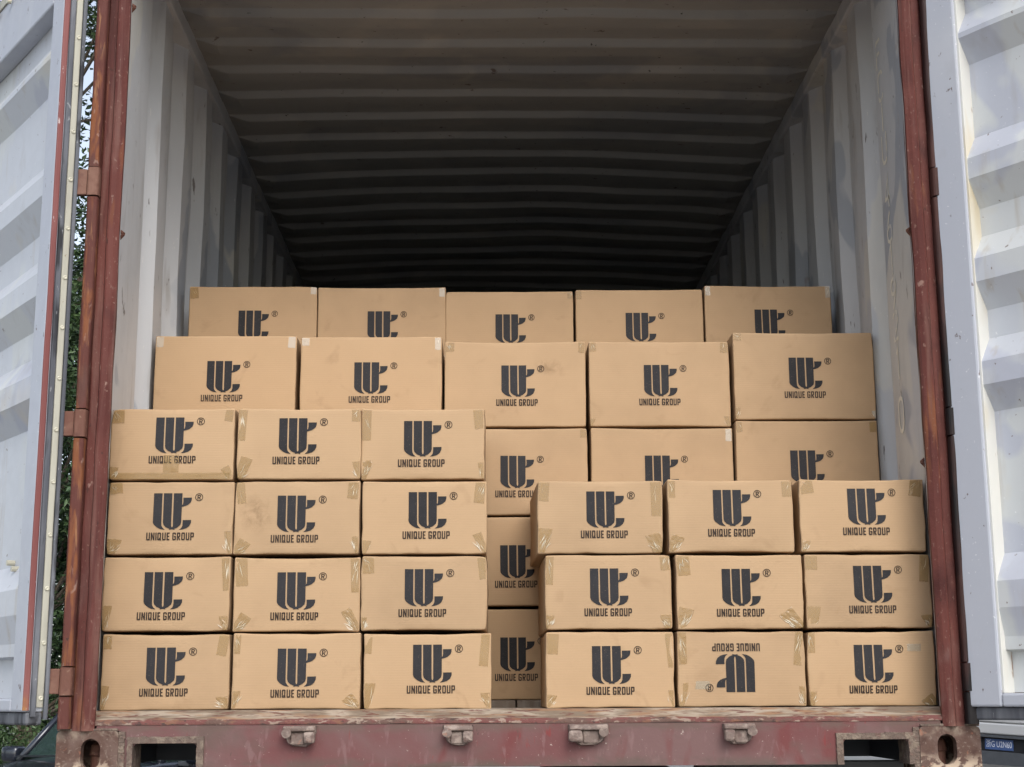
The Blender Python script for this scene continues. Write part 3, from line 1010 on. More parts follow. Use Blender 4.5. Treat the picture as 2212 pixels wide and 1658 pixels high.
def carton_body(w, d, h, seed, amp, dents=1.0):
    """rounded, slightly swollen carton; returns mesh and the front-face function"""
    rnd = random.Random(seed)
    r = 0.0046
    so = Vector((seed * 3.17, seed * 1.31, 0))
    bx = amp * rnd.uniform(0.5, 1.4)
    crush = {(a, b): (rnd.uniform(0, 0.0065) if rnd.random() < 0.6 else 0.0) * min(1.0, dents / 1.5) for a in (-1, 1) for b in (-1, 1)}
    sag, lift = rnd.uniform(0.0, 0.0032), rnd.uniform(0.0, 0.0018)
    def front(x, z):
        u, t = x / (w / 2), (z - h / 2) / (h / 2)
        b = bx * max(0, 1 - u * u) * max(0, 1 - t * t)
        b += 0.0018 * noise.noise(Vector((x * 9, z * 9, 0)) + so)
        return -d / 2 - b
    xs, ys, zs = axis_cuts(w / 2, r, 8), axis_cuts(d / 2, r, 3), axis_cuts(h / 2, r, 6)
    bm = bmesh.new()
    cache = {}
    def vert(i, j, k):
        key = (i, j, k)
        if key in cache:
            return cache[key]
        p = Vector((xs[i], ys[j], zs[k]))
        c = Vector((max(-w / 2 + r, min(w / 2 - r, p.x)), max(-d / 2 + r, min(d / 2 - r, p.y)), max(-h / 2 + r, min(h / 2 - r, p.z))))
        q = p - c
        if q.length > 1e-9:
            mx = max(abs(q.x), abs(q.y), abs(q.z))
            p = c + q.normalized() * (r if mx > r * 0.99 else q.length)
        p.z += h / 2
        x, y, z = p
        # swelling of the front and dents along its edges
        if y < -d / 2 + r * 1.2:
            f0 = front(x, z)
            k2 = min(1, (-d / 2 + r * 1.2 - y) / (r * 1.2) * 1.2)
            p.y += (f0 + d / 2) * k2
        e = noise.noise_vector(Vector((x * 22, y * 8, z * 22)) + so)
        nb = sum((abs(abs(x) - w / 2) < 0.012, abs(abs(y) - d / 2) < 0.012, min(abs(z), abs(h - z)) < 0.012))
        if nb >= 2:
            p.x += e.x * 0.0014 * dents
            p.y += e.y * 0.0016 * dents
            p.z += e.z * 0.0012 * dents
        # crushed corners of the front
        if y < 0:
            wx, wz, wy = max(0, 1 - (w / 2 - abs(x)) / 0.03), max(0, 1 - min(z, h - z) / 0.03), max(0, 1 - (y + d / 2) / 0.05)
            k3 = crush[(1 if x > 0 else -1, 1 if z > h / 2 else -1)] * wx * wz * wy
            p.x -= math.copysign(k3, x)
            p.y += k3 * 0.8
            p.z -= math.copysign(k3 * 0.8, z - h / 2)
        uu = max(0, 1 - (x / (w / 2)) ** 2)
        p.z -= sag * uu * max(0, (z / h - 0.5) * 2)
        p.z += lift * uu * max(0, (0.5 - z / h) * 2)
        # top and bottom boards sag a touch
        if z > h - r * 1.2 or z < r * 1.2:
            p.z -= 0.0012 * (1 if z > h / 2 else -1) * max(0, 1 - (x / (w / 2)) ** 2)
        cache[key] = bm.verts.new(p)
        return cache[key]
    X, Y, Z = len(xs) - 1, len(ys) - 1, len(zs) - 1
    for i in range(X):
        for k in range(Z):
            bm.faces.new([vert(i, 0, k), vert(i + 1, 0, k), vert(i + 1, 0, k + 1), vert(i, 0, k + 1)])
            bm.faces.new([vert(i, Y, k), vert(i, Y, k + 1), vert(i + 1, Y, k + 1), vert(i + 1, Y, k)])
    for j in range(Y):
        for k in range(Z):
            bm.faces.new([vert(0, j, k), vert(0, j, k + 1), vert(0, j + 1, k + 1), vert(0, j + 1, k)])
            bm.faces.new([vert(X, j, k), vert(X, j + 1, k), vert(X, j + 1, k + 1), vert(X, j, k + 1)])
    for i in range(X):
        for j in range(Y):
            bm.faces.new([vert(i, j, 0), vert(i, j + 1, 0), vert(i + 1, j + 1, 0), vert(i + 1, j, 0)])
            bm.faces.new([vert(i, j, Z), vert(i + 1, j, Z), vert(i + 1, j + 1, Z), vert(i, j + 1, Z)])
    me = bpy.data.meshes.new('carton_body')
    bm.to_mesh(me)
    bm.free()
    me.polygons.foreach_set('use_smooth', [True] * len(me.polygons))
    return me, front

def tape_tab(parent, w, d, h, front, side, top, tw, th, ang, crease, seed, mat):
    """end of a tape strip folded on to the front face at a corner; creases stand up as slivers, pale from whitening and painted glint"""
    rnd = random.Random(seed)
    nu, nv = 7, 8
    v, f, mi = [], [], []
    lim = w / 2 - 0.0035
    cx, cz = side * (w / 2 - 0.004), (h - 0.004 if top else 0.004)
    sz = -1 if top else 1
    da = Vector((-side * math.sin(ang), sz * math.cos(ang)))          # along the strip
    pa = Vector((-side * math.cos(ang), -sz * math.sin(ang)))         # across it, inwards
    def at(a, b, lift):
        x = cx + da.x * b + pa.x * a
        z = cz + da.y * b + pa.y * a
        x = max(-lim, min(lim, x))
        z = max(0.0035, min(h - 0.0035, z))
        return (x, front(x, z) - 0.0007 - lift, z)
    pinch = 0.0 if top else rnd.uniform(0.25, 0.6)
    out = -0.012 if not top else -0.003
    for j in range(nv + 1):
        t = j / nv
        wd = tw * (1 - pinch * (1 - t) ** 1.5)
        for i in range(nu + 1):
            u = i / nu
            e = 0.0024 * noise.noise(Vector((u * 6, seed * 1.7, 0))) * t
            v.append(at(out + wd * u - out * 0.2, (th + e) * t, crease * 0.0006 * abs(noise.noise(Vector((u * 9, t * 3, seed))))))
    for j in range(nv):
        for i in range(nu):
            a = j * (nu + 1) + i
            f.append((a, a + 1, a + nu + 2, a + nu + 1))
            mi.append(0)
    n = int(crease * rnd.uniform(1.2, 3.0))
    for k in range(n):
        # sliver of lifted tape with its glint painted pale, running out from the corner
        a0, b0 = rnd.uniform(0.0, tw * 0.5), rnd.uniform(0.002, th * 0.35)
        a1, b1 = a0 + rnd.uniform(-0.002, tw * 0.5), b0 + rnd.uniform(0.2, 0.6) * th
        hw = rnd.uniform(0.0003, 0.0010)
        L = rnd.uniform(0.0006, 0.0018)
        i0 = len(v)
        mid = ((a0 + a1) / 2 + rnd.uniform(-0.002, 0.002), (b0 + b1) / 2)
        dn = Vector((b1 - b0, -(a1 - a0))).normalized() * hw
        v += [at(a0, b0, 0.0004), at(mid[0] + dn.x, mid[1] + dn.y, L), at(a1, b1, 0.0004), at(mid[0] - dn.x, mid[1] - dn.y, L * 0.4)]
        f.append((i0, i0 + 1, i0 + 2, i0 + 3))
        mi.append(1)
    o = from_py('corner_tape', v, f, mat, parent, False)
    o.data.materials.append(M['crease'])
    o.data.polygons.foreach_set('material_index', mi)
    return o

def flat_patch(parent, name, x0, x1, z0, z1, front, mat, ripple=0.0, skew=0.0):
    nu, nv = 14, 5
    v, f = [], []
    for j in range(nv + 1):
        for i in range(nu + 1):
            x = x0 + (x1 - x0) * i / nu + skew * (j / nv - 0.5)
            z = z0 + (z1 - z0) * j / nv
            rp = ripple * max(0, noise.noise(Vector((x * 70, z * 90, 5))))
            v.append((x, front(x, z) - 0.0011 - rp, z))
    for j in range(nv):
        for i in range(nu):
            a = j * (nu + 1) + i
            f.append((a, a + 1, a + nu + 2, a + nu + 1))
    return from_py(name, v, f, mat, parent, True)

def smudge_mat():
    a = NM('handling_smudge')
    g = a.n('ShaderNodeTexGradient', gradient_type='SPHERICAL')
    mp = a.n('ShaderNodeMapping')
    a.l(a.co.outputs['Generated'], mp.inputs['Vector'])
    mp.inputs['Location'].default_value = (-1.0, 0, -1.0)
    mp.inputs['Scale'].default_value = (2.0, 0.0, 2.0)
    a.l(mp.outputs['Vector'], g.inputs['Vector'])
    al = a.mul(a.ramp(g.outputs['Fac'], 0.0, 0.6), a.ramp(a.noise(38, 4, 0.65, (1, 1, 0.8), dist=0.8), 0.42, 0.72))
    return a.set(Base_Color=rgb(0.22, 0.135, 0.07), Roughness=0.8, Alpha=a.mul(al, 0.24), Specular_IOR_Level=0.1)
M['smudge'] = smudge_mat()

SEED = [0]
def carton(name, cx, y, z, w, d, h, tx=None, tz=0.03, upside=False, rz=0.0, label='', group='', tabs=None, pale=False, amp=0.0028, plainbox=False, dents=1.9):
    SEED[0] += 1
    sd = SEED[0]
    rnd = random.Random(sd * 7 + 1)
    root = empty(name, (cx + rnd.uniform(-0.0012, 0.0012), y + d / 2 + rnd.uniform(-0.005, 0.006), z), rz + rnd.uniform(-0.004, 0.004))
    root.rotation_euler.x = rnd.uniform(-0.005, 0.005)
    root.rotation_euler.y = rnd.uniform(-0.0022, 0.0022)
    tag(root, label, 'carton', group)
    me, front = carton_body(w, d, h, sd, amp, dents)
    link('carton_body', me, M['card'], root)
    if plainbox:
        return root, front
    print_mesh('printed_emblem', EMB, M['ink'], root, tx, tz, upside, front)
    print_mesh('registered_mark', REG, M['ink_brown'], root, tx, tz, upside, front)
    print_mesh('printed_lettering', TEXT, M['ink_brown'], root, tx, tz, upside, front)
    for side in (-1, 1):
        # raw board edge of the side flap, standing a little proud of the side face
        v, f = [], []
        for j in range(13):
            zz = 0.006 + (h - 0.012) * j / 12
            e = 0.0010 * noise.noise(Vector((zz * 60, sd, side)))
            v += [(side * (w / 2 + 0.0008), -d / 2 + 0.0055 + e, zz), (side * (w / 2 + 0.0012), -d / 2 + 0.0105 + e, zz)]
            if j:
                f.append((2 * j - 2, 2 * j - 1, 2 * j + 1, 2 * j))
        from_py('flap_edge', v, f, M['card_edge'], root)
    k = 0
    for side in (-1, 1):
        for top in (True, False):
            spec = tabs[k] if tabs else None
            k += 1
            if spec == 0:
                continue
            if pale:
                if rnd.random() < 0.25:
                    continue
                tw, th = rnd.uniform(0.018, 0.030), rnd.uniform(0.022, 0.042)
                wr = rnd.choice((0, 1, 2))
                mt = M['tape_pale'] if rnd.random() < 0.45 else M['tape']
                sk = rnd.uniform(-0.05, 0.1)
            elif top:
                tw, th = rnd.uniform(0.020, 0.036), rnd.choice((rnd.uniform(0.030, 0.062), rnd.uniform(0.030, 0.062), rnd.uniform(0.070, 0.100)))
                sk, wr, mt = rnd.uniform(-0.12, 0.15), rnd.choice((0, 1, 2, 3)), M['tape']
                if rnd.random() < 0.12:
                    continue
            else:
                tw, th = rnd.uniform(0.022, 0.044), rnd.uniform(0.028, 0.070)
                sk, wr, mt = rnd.choice((0.05, 0.0, rnd.uniform(0.0, 0.65), rnd.uniform(0.2, 0.7))), rnd.choice((1, 2, 4, 6)), M['tape']
                if rnd.random() < 0.1:
                    continue
            if spec:
                tw, th, sk, wr = spec
            tape_tab(root, w, d, h, front, side, top, tw, th, sk, wr, sd * 11 + k, mt)
    return root, front

SW, SD_, SH = 0.3495, 0.455, 0.2060
LW, LD, LH = 0.4515, 0.395, 0.2805
PX = 3250.0
# --- near left stack: four rows of three; (centre x, print centre x, print foot z) measured on the photograph's plane
rowsA = [
    # bottom row
    (0.0115, [(-0.9680, -0.971, 0.037, 0.004), (-0.6110, -0.614, 0.031, -0.003), (-0.2525, -0.243, 0.042, 0.002)]),
    (0.2225, [(-0.9740, -0.986, 0.031, -0.004), (-0.6165, -0.622, 0.031, 0.003), (-0.2605, -0.265, 0.037, -0.002)]),
    (0.4330, [(-0.9725, -0.971, 0.040, 0.003), (-0.6165, -0.622, 0.033, -0.004), (-0.2640, -0.259, 0.043, 0.005)]),
    (0.6440, [(-0.9745, -0.972, 0.047, -0.003), (-0.6200, -0.628, 0.043, 0.004), (-0.2665, -0.271, 0.036, -0.004)]),
]
rn = ['bottom', 'third', 'second', 'top']
cn = ['leftmost', 'middle', 'rightmost']
for ri, (z, cols) in enumerate(rowsA):
    for ci, (cx, txw, tz, rz) in enumerate(cols):
        lab = 'small brown carton, %s of the %s row in the left front stack' % (cn[ci], rn[ri])
        tabs = None
        if (ri, ci) == (3, 0):
            lab = 'small brown carton taped across its lower edge, top left of the left front stack'
        if (ri, ci) == (2, 1):
            lab = 'smudged small brown carton, middle of the second row in the left front stack'
        h = SH - 0.0005 * ((ri + ci) % 3) if ri < 3 else 0.2045
        root, fr_ = carton('small_carton', cx, 0.120 + (0.004 if ri == 3 else 0) + 0.002 * ((ri + ci) % 3), z, SW, SD_, h, txw - cx, tz, False, rz, lab, 'small cartons stacked at the door sill', tabs)
        if (ri, ci) == (3, 0):
            flat_patch(root, 'seam_tape', -0.16, 0.165, 0.003, 0.021, fr_, M['tape'], 0.0012)
            flat_patch(root, 'seam_tape', -0.022, 0.022, 0.0215, 0.072, fr_, M['tape'], 0.0035)

        if (ri, ci) == (2, 1):
            flat_patch(root, 'handling_smudge', -0.170, -0.060, 0.050, 0.175, fr_, M['smudge'])

rowsB = [
    (0.0115, [(0.2500, 0.250, 0.035, -0.004, False), (0.6115, 0.598, 0.040, 0.003, True), (0.9740, 0.975, 0.036, -0.005, False)]),
    (0.2225, [(0.2485, 0.247, 0.036, 0.004, False), (0.6135, 0.613, 0.034, -0.003, False), (0.9755, 0.984, 0.041, 0.004, False)]),
    (0.4335, [(0.2260, 0.237, 0.043, 0.010, False), (0.5950, 0.595, 0.044, 0.004, False), (0.9695, 0.978, 0.047, -0.006, False)]),
]
rn = ['bottom', 'middle', 'top']
for ri, (z, cols) in enumerate(rowsB):
    for ci, (cx, txw, tz, rz, ups) in enumerate(cols):
        lab = 'small brown carton, %s of the %s row in the right front stack' % (cn[ci], rn[ri])
        if ups:
            lab = 'small brown carton standing upside down, its print inverted, in the right front stack'
        if (ri, ci) == (0, 2):
            lab = 'small brown carton with a clear sticker, bottom right of the right front stack'
        root, fr_ = carton('small_carton', cx, 0.118 + 0.003 * ((ri + 2 * ci) % 3) + (0.004 if ri == 2 else 0), z, SW + 0.003, SD_, SH, txw - cx, tz, ups, rz, lab,
                           'small cartons stacked at the door sill', None)
        if ups:
            flat_patch(root, 'clear_sticker', -0.128, -0.090, 0.048, 0.070, fr_, M['sticker'], 0, 0.003)
        if (ri, ci) == (0, 2):
            flat_patch(root, 'clear_sticker', 0.100, 0.138, 0.150, 0.170, fr_, M['sticker'], 0, 0.001)

# --- second row of large cartons
colM = [(-0.922, 0.288), (-0.456, 0.2865), (0.004, 0.283), (0.4665, 0.283), (0.928, 0.2895)]
pxM = [(-0.930, 0.069), (-0.460, 0.066), (0.009, 0.068), (0.466, 0.069), (0.928, 0.070)]
cm = ['leftmost', 'second from left', 'middle', 'second from right', 'rightmost']
hid = 'large brown carton buried behind the front cartons, carrying the ones above'
for ci, (cx, pit) in enumerate(colM):
    for k in range(4):
        z = 0.0335 + k * pit
        vis = (k == 3) or (ci == 2) or (k == 2 and ci in (3, 4))
        rz = 0.004 * math.sin(ci * 2.3 + k)
        Yf = 0.622 + 0.004 * ((ci + k) % 2) - (0.012 if ci == 4 else 0)
        if vis:
            if k == 3:
                lab = 'large brown carton, %s of the top row in the middle tier' % cm[ci]
            elif ci == 2:
                lab = ['large brown carton standing on the floor in the gap between the front stacks',
                       'large brown carton in the gap between the front stacks, second from the floor',
                       'large brown carton in the gap between the front stacks, third from the floor'][k]
            else:
                lab = ['', '', '', 'large brown carton behind the right front stack, left of the rightmost one', 'large brown carton behind the right front stack, against the right wall'][ci]
            tz = pxM[ci][1] if k == 3 else 0.058
            root, fr_ = carton('large_carton', cx, Yf, z, LW, LD, pit - 0.0034, pxM[ci][0] - cx - (0.006 if k < 3 else 0), tz, False, rz, lab, 'large cartons in the second tier', None, True, 0.0022, False, 1.0)
            if ci == 2 and k == 3:
                flat_patch(root, 'handling_smudge', 0.05, 0.16, 0.165, 0.225, fr_, M['smudge'])
        else:
            carton('large_carton', cx, Yf, z, LW, LD, pit - 0.0034, rz=rz, label=hid, group='cartons hidden behind the front ones', plainbox=True)

# --- rear tier
colK = [(-0.905, 0.2858), (-0.455, 0.2848), (-0.006, 0.282), (0.450, 0.2832), (0.903, 0.2862)]
for ci, (cx, pit) in enumerate(colK):
    for k in range(5):
        z = 0.0335 + k * pit
        if k == 4:
            carton('large_carton', cx, 1.032, z, LW - 0.004, LD, pit - 0.0034, 0.0, 0.062, False, 0.003 * math.sin(ci * 1.7), 'large brown carton, %s of the rear tier under the dark roof' % cm[ci],
                   'large cartons in the rear tier', None, True, 0.0022, False, 1.0)
        else:
            carton('large_carton', cx, 1.032, z, LW - 0.004, LD, pit - 0.0034, label=hid, group='cartons hidden behind the front ones', plainbox=True)

# ---------------------------------------------------------------- trailer under the container
tr = empty('truck_trailer', (0, 0, GROUND))
tag(tr, 'dark skeletal truck trailer carrying the shipping container', 'trailer')
def tpart(nm, x0, x1, y0, y1, z0, z1, mat='chassis', bev=0.006):
    return box(nm, x0, x1, y0, y1, z0 - GROUND, z1 - GROUND, M[mat], tr, bev)
for s in (-1, 1):
    a, b = sorted((s * 0.42, s * 0.56))
    tpart('main_beam', a, b, 0.3, LEN - 0.2, -0.60, -0.2)
tpart('rear_bolster', -1.215, 1.215, 0.045, 0.22, -0.30, -0.160)
tpart('front_bolster', -1.215, 1.215, LEN - 0.5, LEN - 0.3, -0.30, -0.160)
for s in (-1, 1):
    bm = bmesh.new()
    x = s * 1.129
    # lock cone seen through the casting's hole
    for (r1, z1, r2, z2) in ((0.020, 0.0, 0.020, 0.052), (0.020, 0.052, 0.0245, 0.056), (0.0245, 0.056, 0.020, 0.082), (0.020, 0.082, 0.006, 0.092)):
        n = 14
        A = [bm.verts.new((x + r1 * math.cos(2 * math.pi * i / n), 0.082 + r1 * math.sin(2 * math.pi * i / n), z1 - 0.16 - GROUND)) for i in range(n)]
        B = [bm.verts.new((x + r2 * math.cos(2 * math.pi * i / n), 0.082 + r2 * math.sin(2 * math.pi * i / n), z2 - 0.16 - GROUND)) for i in range(n)]
        for i in range(n):
            bm.faces.new([A[i], A[(i + 1) % n], B[(i + 1) % n], B[i]])
    bm.faces.new(B)
    from_bm('twist_lock', bm, M['lug'], tr)
    for ay in (1.6, 2.9, 4.2):
        bm = bmesh.new()
        prof = [(0.28, -0.12), (0.47, -0.13), (0.51, -0.10), (0.515, 0.0), (0.51, 0.10), (0.47, 0.13), (0.28, 0.12)]
        n = 32
        rings = []
        for (r, dx) in prof:
            rings.append([bm.verts.new((s * 0.95 + dx, ay + r * math.cos(2 * math.pi * i / n), 0.515 + r * math.sin(2 * math.pi * i / n))) for i in range(n)])
        for a, b in zip(rings, rings[1:]):
            for i in range(n):
                bm.faces.new([a[i], a[(i + 1) % n], b[(i + 1) % n], b[i]])
        bm.faces.new(rings[0])
        bm.faces.new(rings[-1])
        from_bm('wheel', bm, M['tyre'], tr, True)
# grey mudguard seen through the right pocket
def mudguard():
    bm = bmesh.new()
    pr = []
    for k in range(9):
        t = k / 8
        pr.append((0.42 + 1.5 * t, -0.176 - 0.02 * (2 * t - 1) ** 2))
    v = []
    for (y, z) in pr:
        for x in (0.585, 1.21):
            v.append(bm.verts.new((x, y, z - GROUND)))
    for i in range(len(pr) - 1):
        bm.faces.new([v[2 * i], v[2 * i + 1], v[2 * i + 3], v[2 * i + 2]])
    bmesh.ops.solidify(bm, geom=bm.faces, thickness=0.02)
    from_bm('mudguard', bm, M['mudguard'], tr)
tpart('rear_light_bar', 0.515, 1.205, 0.40, 0.45, -0.245, -0.1435, 'mudguard', 0.004)

# ---------------------------------------------------------------- vegetation
def leaf_mat(name, dark, light, trans=0.25):
    a = NM(name)
    oi = a.n('ShaderNodeNewGeometry')
    c = a.mix(oi.outputs['Random Per Island'], rgb(*dark), rgb(*light))
    c = a.mix(a.mul(a.ramp(a.noise(1.3, 3), 0.4, 0.65), 0.5), c, rgb(*[x * 0.75 for x in dark]))
    return a.set(Base_Color=c, Roughness=0.38, Specular_IOR_Level=0.5, Transmission_Weight=0.0, Subsurface_Weight=0.0)
M['leaf'] = leaf_mat('camphor_leaves', (0.030, 0.062, 0.022), (0.085, 0.135, 0.05))
M['leaf2'] = leaf_mat('dark_tree_leaves', (0.022, 0.048, 0.020), (0.060, 0.105, 0.040))
M['hedge'] = leaf_mat('hedge_leaves', (0.028, 0.060, 0.020), (0.10, 0.16, 0.055))
M['bark'] = worn('tree_bark', (0.075, 0.058, 0.042), [((0.12, 0.10, 0.08), 9, 0.45, 0.6, (1, 1, 0.2)), ((0.03, 0.024, 0.018), 16, 0.55, 0.65, (1, 1, 0.2))], 0.9, 0.8, 20, 0.02)

def leaves(name, centers, n_each, size, mat, parent, seed, droop=0.3):
    """many small folded leaves spread through clumps"""
    rnd = random.Random(seed)
    v, f = [], []
    for (c, rad) in centers:
        for _ in range(n_each):
            while True:
                p = Vector((rnd.uniform(-1, 1), rnd.uniform(-1, 1), rnd.uniform(-1, 1)))
                if 0.12 < p.length < 1:
                    break
            p = c + Vector((p.x * rad, p.y * rad, p.z * rad * 0.8))
            a = Vector((rnd.gauss(0, 1), rnd.gauss(0, 1), rnd.gauss(-droop, 0.6))).normalized()
            b = a.cross(Vector((rnd.gauss(0, 0.5), rnd.gauss(0, 0.5), 1))).normalized()
            nn = a.cross(b)
            L = size * rnd.uniform(0.7, 1.3)
            w = L * rnd.uniform(0.20, 0.27)
            i = len(v)
            v += [p, p + a * L * 0.45 + b * w + nn * w * 0.35, p + a * L, p + a * L * 0.45 - b * w + nn * w * 0.35]
            f += [(i, i + 1, i + 2), (i, i + 2, i + 3)]
    return from_py(name, v, f, mat, parent)

def trunk_mesh(name, path, parent, n=10):
    bm = bmesh.new()
    rings = []
    for (p, r) in path:
        rings.append([bm.verts.new((p[0] + r * math.cos(2 * math.pi * i / n) * (1 + 0.12 * math.sin(i * 2.1)), p[1] + r * math.sin(2 * math.pi * i / n), p[2])) for i in range(n)])
    for a, b in zip(rings, rings[1:]):
        for i in range(n):
            bm.faces.new([a[i], a[(i + 1) % n], b[(i + 1) % n], b[i]])
    bm.faces.new(rings[-1])
    return bm

def tree(x, y, h, rad, seed, mat, label, zlow=1.6, clumps=46, n_each=260, size=0.075, hole=None):
    rnd = random.Random(seed)
    root = empty('broadleaf_tree', (x, y, GROUND))
    tag(root, label, 'tree', 'trees behind the container')
    path = []
    px, py = 0, 0
    for k in range(9):
        t = k / 8
        path.append(((px, py, h * 0.8 * t), 0.15 * (1 - t) ** 0.8 + 0.02))
        px += rnd.uniform(-0.12, 0.12)
        py += rnd.uniform(-0.12, 0.12)
    bm = trunk_mesh('trunk', path, root)
    cs = []
    for k in range(clumps):
        t = rnd.random()
        z = zlow + (h - zlow) * t
        e = rad * math.sin(math.pi * min(1, 0.18 + 0.82 * t) ** 0.9) ** 0.6
        a, q = rnd.uniform(0, 2 * math.pi), math.sqrt(rnd.random()) * e
        c = Vector((q * math.cos(a), q * math.sin(a), z))
        if hole and hole(c + Vector((x, y, GROUND))) and rnd.random() < 0.7:
            continue
        cs.append((c, rnd.uniform(0.42, 0.75)))
        # limb from the trunk out to the clump
        b = path[min(8, max(1, int((z - 0.6) / (h * 0.8) * 8)))][0]
        if k % 2 == 0:
            tube(bm, b, c, 0.022, 5, False)
    from_bm('trunk', bm, M['bark'], root, True)
    leaves('crown', cs, n_each, size, mat, root, seed + 5)
    return root
def gap_hole(p):
    return 6.9 < p.z < 8.3
tree(-5.7, 14.8, 13.0, 2.2, 11, M['leaf'], 'broadleaf tree seen in the gap left of the container', hole=gap_hole, clumps=150, n_each=420, size=0.10)
tree(-9.6, 15.5, 10.5, 2.6, 12, M['leaf2'], 'dark broadleaf tree left of the car, mostly behind the left door', n_each=300)
tree(-5.9, 18.2, 8.0, 1.9, 13, M['leaf2'], 'lower dark tree behind the gap left of the container', zlow=0.6, clumps=150, n_each=380, size=0.12)
tree(-7.6, 9.6, 8.4, 2.3, 14, M['leaf'], 'broadleaf tree rising above the top of the left door', zlow=2.5, n_each=300)

def hedge():
    root = empty('clipped_hedge', (-7.0, 13.2, GROUND))
    tag(root, 'clipped green hedge behind the dark car', 'hedge')
    rnd = random.Random(5)
    cs = []
    for k in range(420):
        cs.append((Vector((rnd.uniform(-3.5, 3.6), rnd.uniform(-0.55, 0.55), rnd.uniform(0.15, 1.42))), 0.30))
    leaves('foliage', cs, 110, 0.055, M['hedge'], root, 77, -0.2)
    bm = bmesh.new()
    for k in range(30):
        x, y = rnd.uniform(-3.4, 3.5), rnd.uniform(-0.4, 0.4)
        tube(bm, (x, y, 0), (x + rnd.uniform(-.2, .2), y, 1.1), 0.012, 5, False)
    from_bm('stems', bm, M['bark'], root)
hedge()

# ---------------------------------------------------------------- parked car, front towards the viewer
def carpaint(name, c, rough=0.25):
    a = NM(name)
    return a.set(Base_Color=rgb(*c), Roughness=rough, Metallic=0.25, Coat_Weight=0.8, Coat_Roughness=0.06)
M['navy'] = carpaint('navy_car_paint', (0.020, 0.024, 0.036))
M['white_paint'] = carpaint('silver_white_paint', (0.52, 0.52, 0.52), 0.35)
M['dark_plastic'] = plain('dark_bumper_plastic', (0.055, 0.06, 0.068), 0.6)
def glass():
    a = NM('tinted_glass')
    return a.set(Base_Color=rgb(0.05, 0.09, 0.08), Roughness=0.05, Alpha=0.72, Specular_IOR_Level=0.7)
M['glass'] = glass()
M['dash'] = plain('dashboard_plastic', (0.02, 0.02, 0.022), 0.7)
M['lamp'] = plain('lamp_lens', (0.55, 0.56, 0.58), 0.15)
M['lamp_red'] = plain('tail_lamp_lens', (0.35, 0.02, 0.02), 0.2)
M['plate_blue'] = plain('plate_blue', (0.05, 0.09, 0.22), 0.45)
M['plate_white'] = plain('plate_white', (0.62, 0.64, 0.70), 0.5)

def loft(name, stations, mat, parent, smooth=True):
    """stations: list of (x, [(halfwidth, z), ...]) from front to back; mirrored closed shell"""
    bm = bmesh.new()
    rings = []
    for (x, pr) in stations:
        ring = [bm.verts.new((x, -hw, z)) for hw, z in pr] + [bm.verts.new((x, hw, z)) for hw, z in reversed(pr)]
        rings.append(ring)
    n = len(rings[0])
    for a, b in zip(rings, rings[1:]):
        for i in range(n):
            bm.faces.new([a[i], a[(i + 1) % n], b[(i + 1) % n], b[i]])
    bm.faces.new(rings[0][::-1])
    bm.faces.new(rings[-1])
    o = from_bm(name, bm, mat, parent, smooth)
    md = o.modifiers.new('edge', 'BEVEL')
    md.width = 0.03
    md.segments = 2
    md.limit_method = 'ANGLE'
    return o

def quad(name, pts, mat, parent, th=0.006):
    bm = bmesh.new()
    vs = [bm.verts.new(p) for p in pts]
    bm.faces.new(vs)
    bmesh.ops.solidify(bm, geom=bm.faces, thickness=th)
    return from_bm(name, bm, mat, parent)

def bar(name, p, q, r, mat, parent, n=8):
    bm = bmesh.new()
    tube(bm, p, q, r, n)
    return from_bm(name, bm, mat, parent, True)

def wheel(x, y, r, w, parent):
    bm = bmesh.new()
    n = 28
    prof = [(0.62 * r, -w / 2), (0.93 * r, -w / 2), (r, -w * 0.35), (r, w * 0.35), (0.93 * r, w / 2), (0.62 * r, w / 2)]
    rings = [[bm.verts.new((x + rr * math.cos(2 * math.pi * i / n), y + dy, r + rr * math.sin(2 * math.pi * i / n))) for i in range(n)] for rr, dy in prof]
    for a, b in zip(rings, rings[1:] + rings[:1]):
        for i in range(n):
            bm.faces.new([a[i], a[(i + 1) % n], b[(i + 1) % n], b[i]])
    o = from_bm('wheel', bm, M['tyre'], parent, True)
    bm = bmesh.new()
    s = 1 if y > 0 else -1
    tube(bm, (x, y - s * w * 0.2, r), (x, y + s * w * 0.36, r), 0.61 * r, 24)
    for k in range(5):
        a = 2 * math.pi * k / 5
        bm_box(bm, 0.08 * r, 0.56 * r, -0.03, 0.03, 0, 0.02, 0, mtx=Matrix.Translation((x, y + s * w * 0.37, r)) @ Matrix.Rotation(a, 4, 'Y') @ Matrix.Rotation(math.pi / 2, 4, 'X'))
    from_bm('rim', bm, M['rim'], o)
    return o

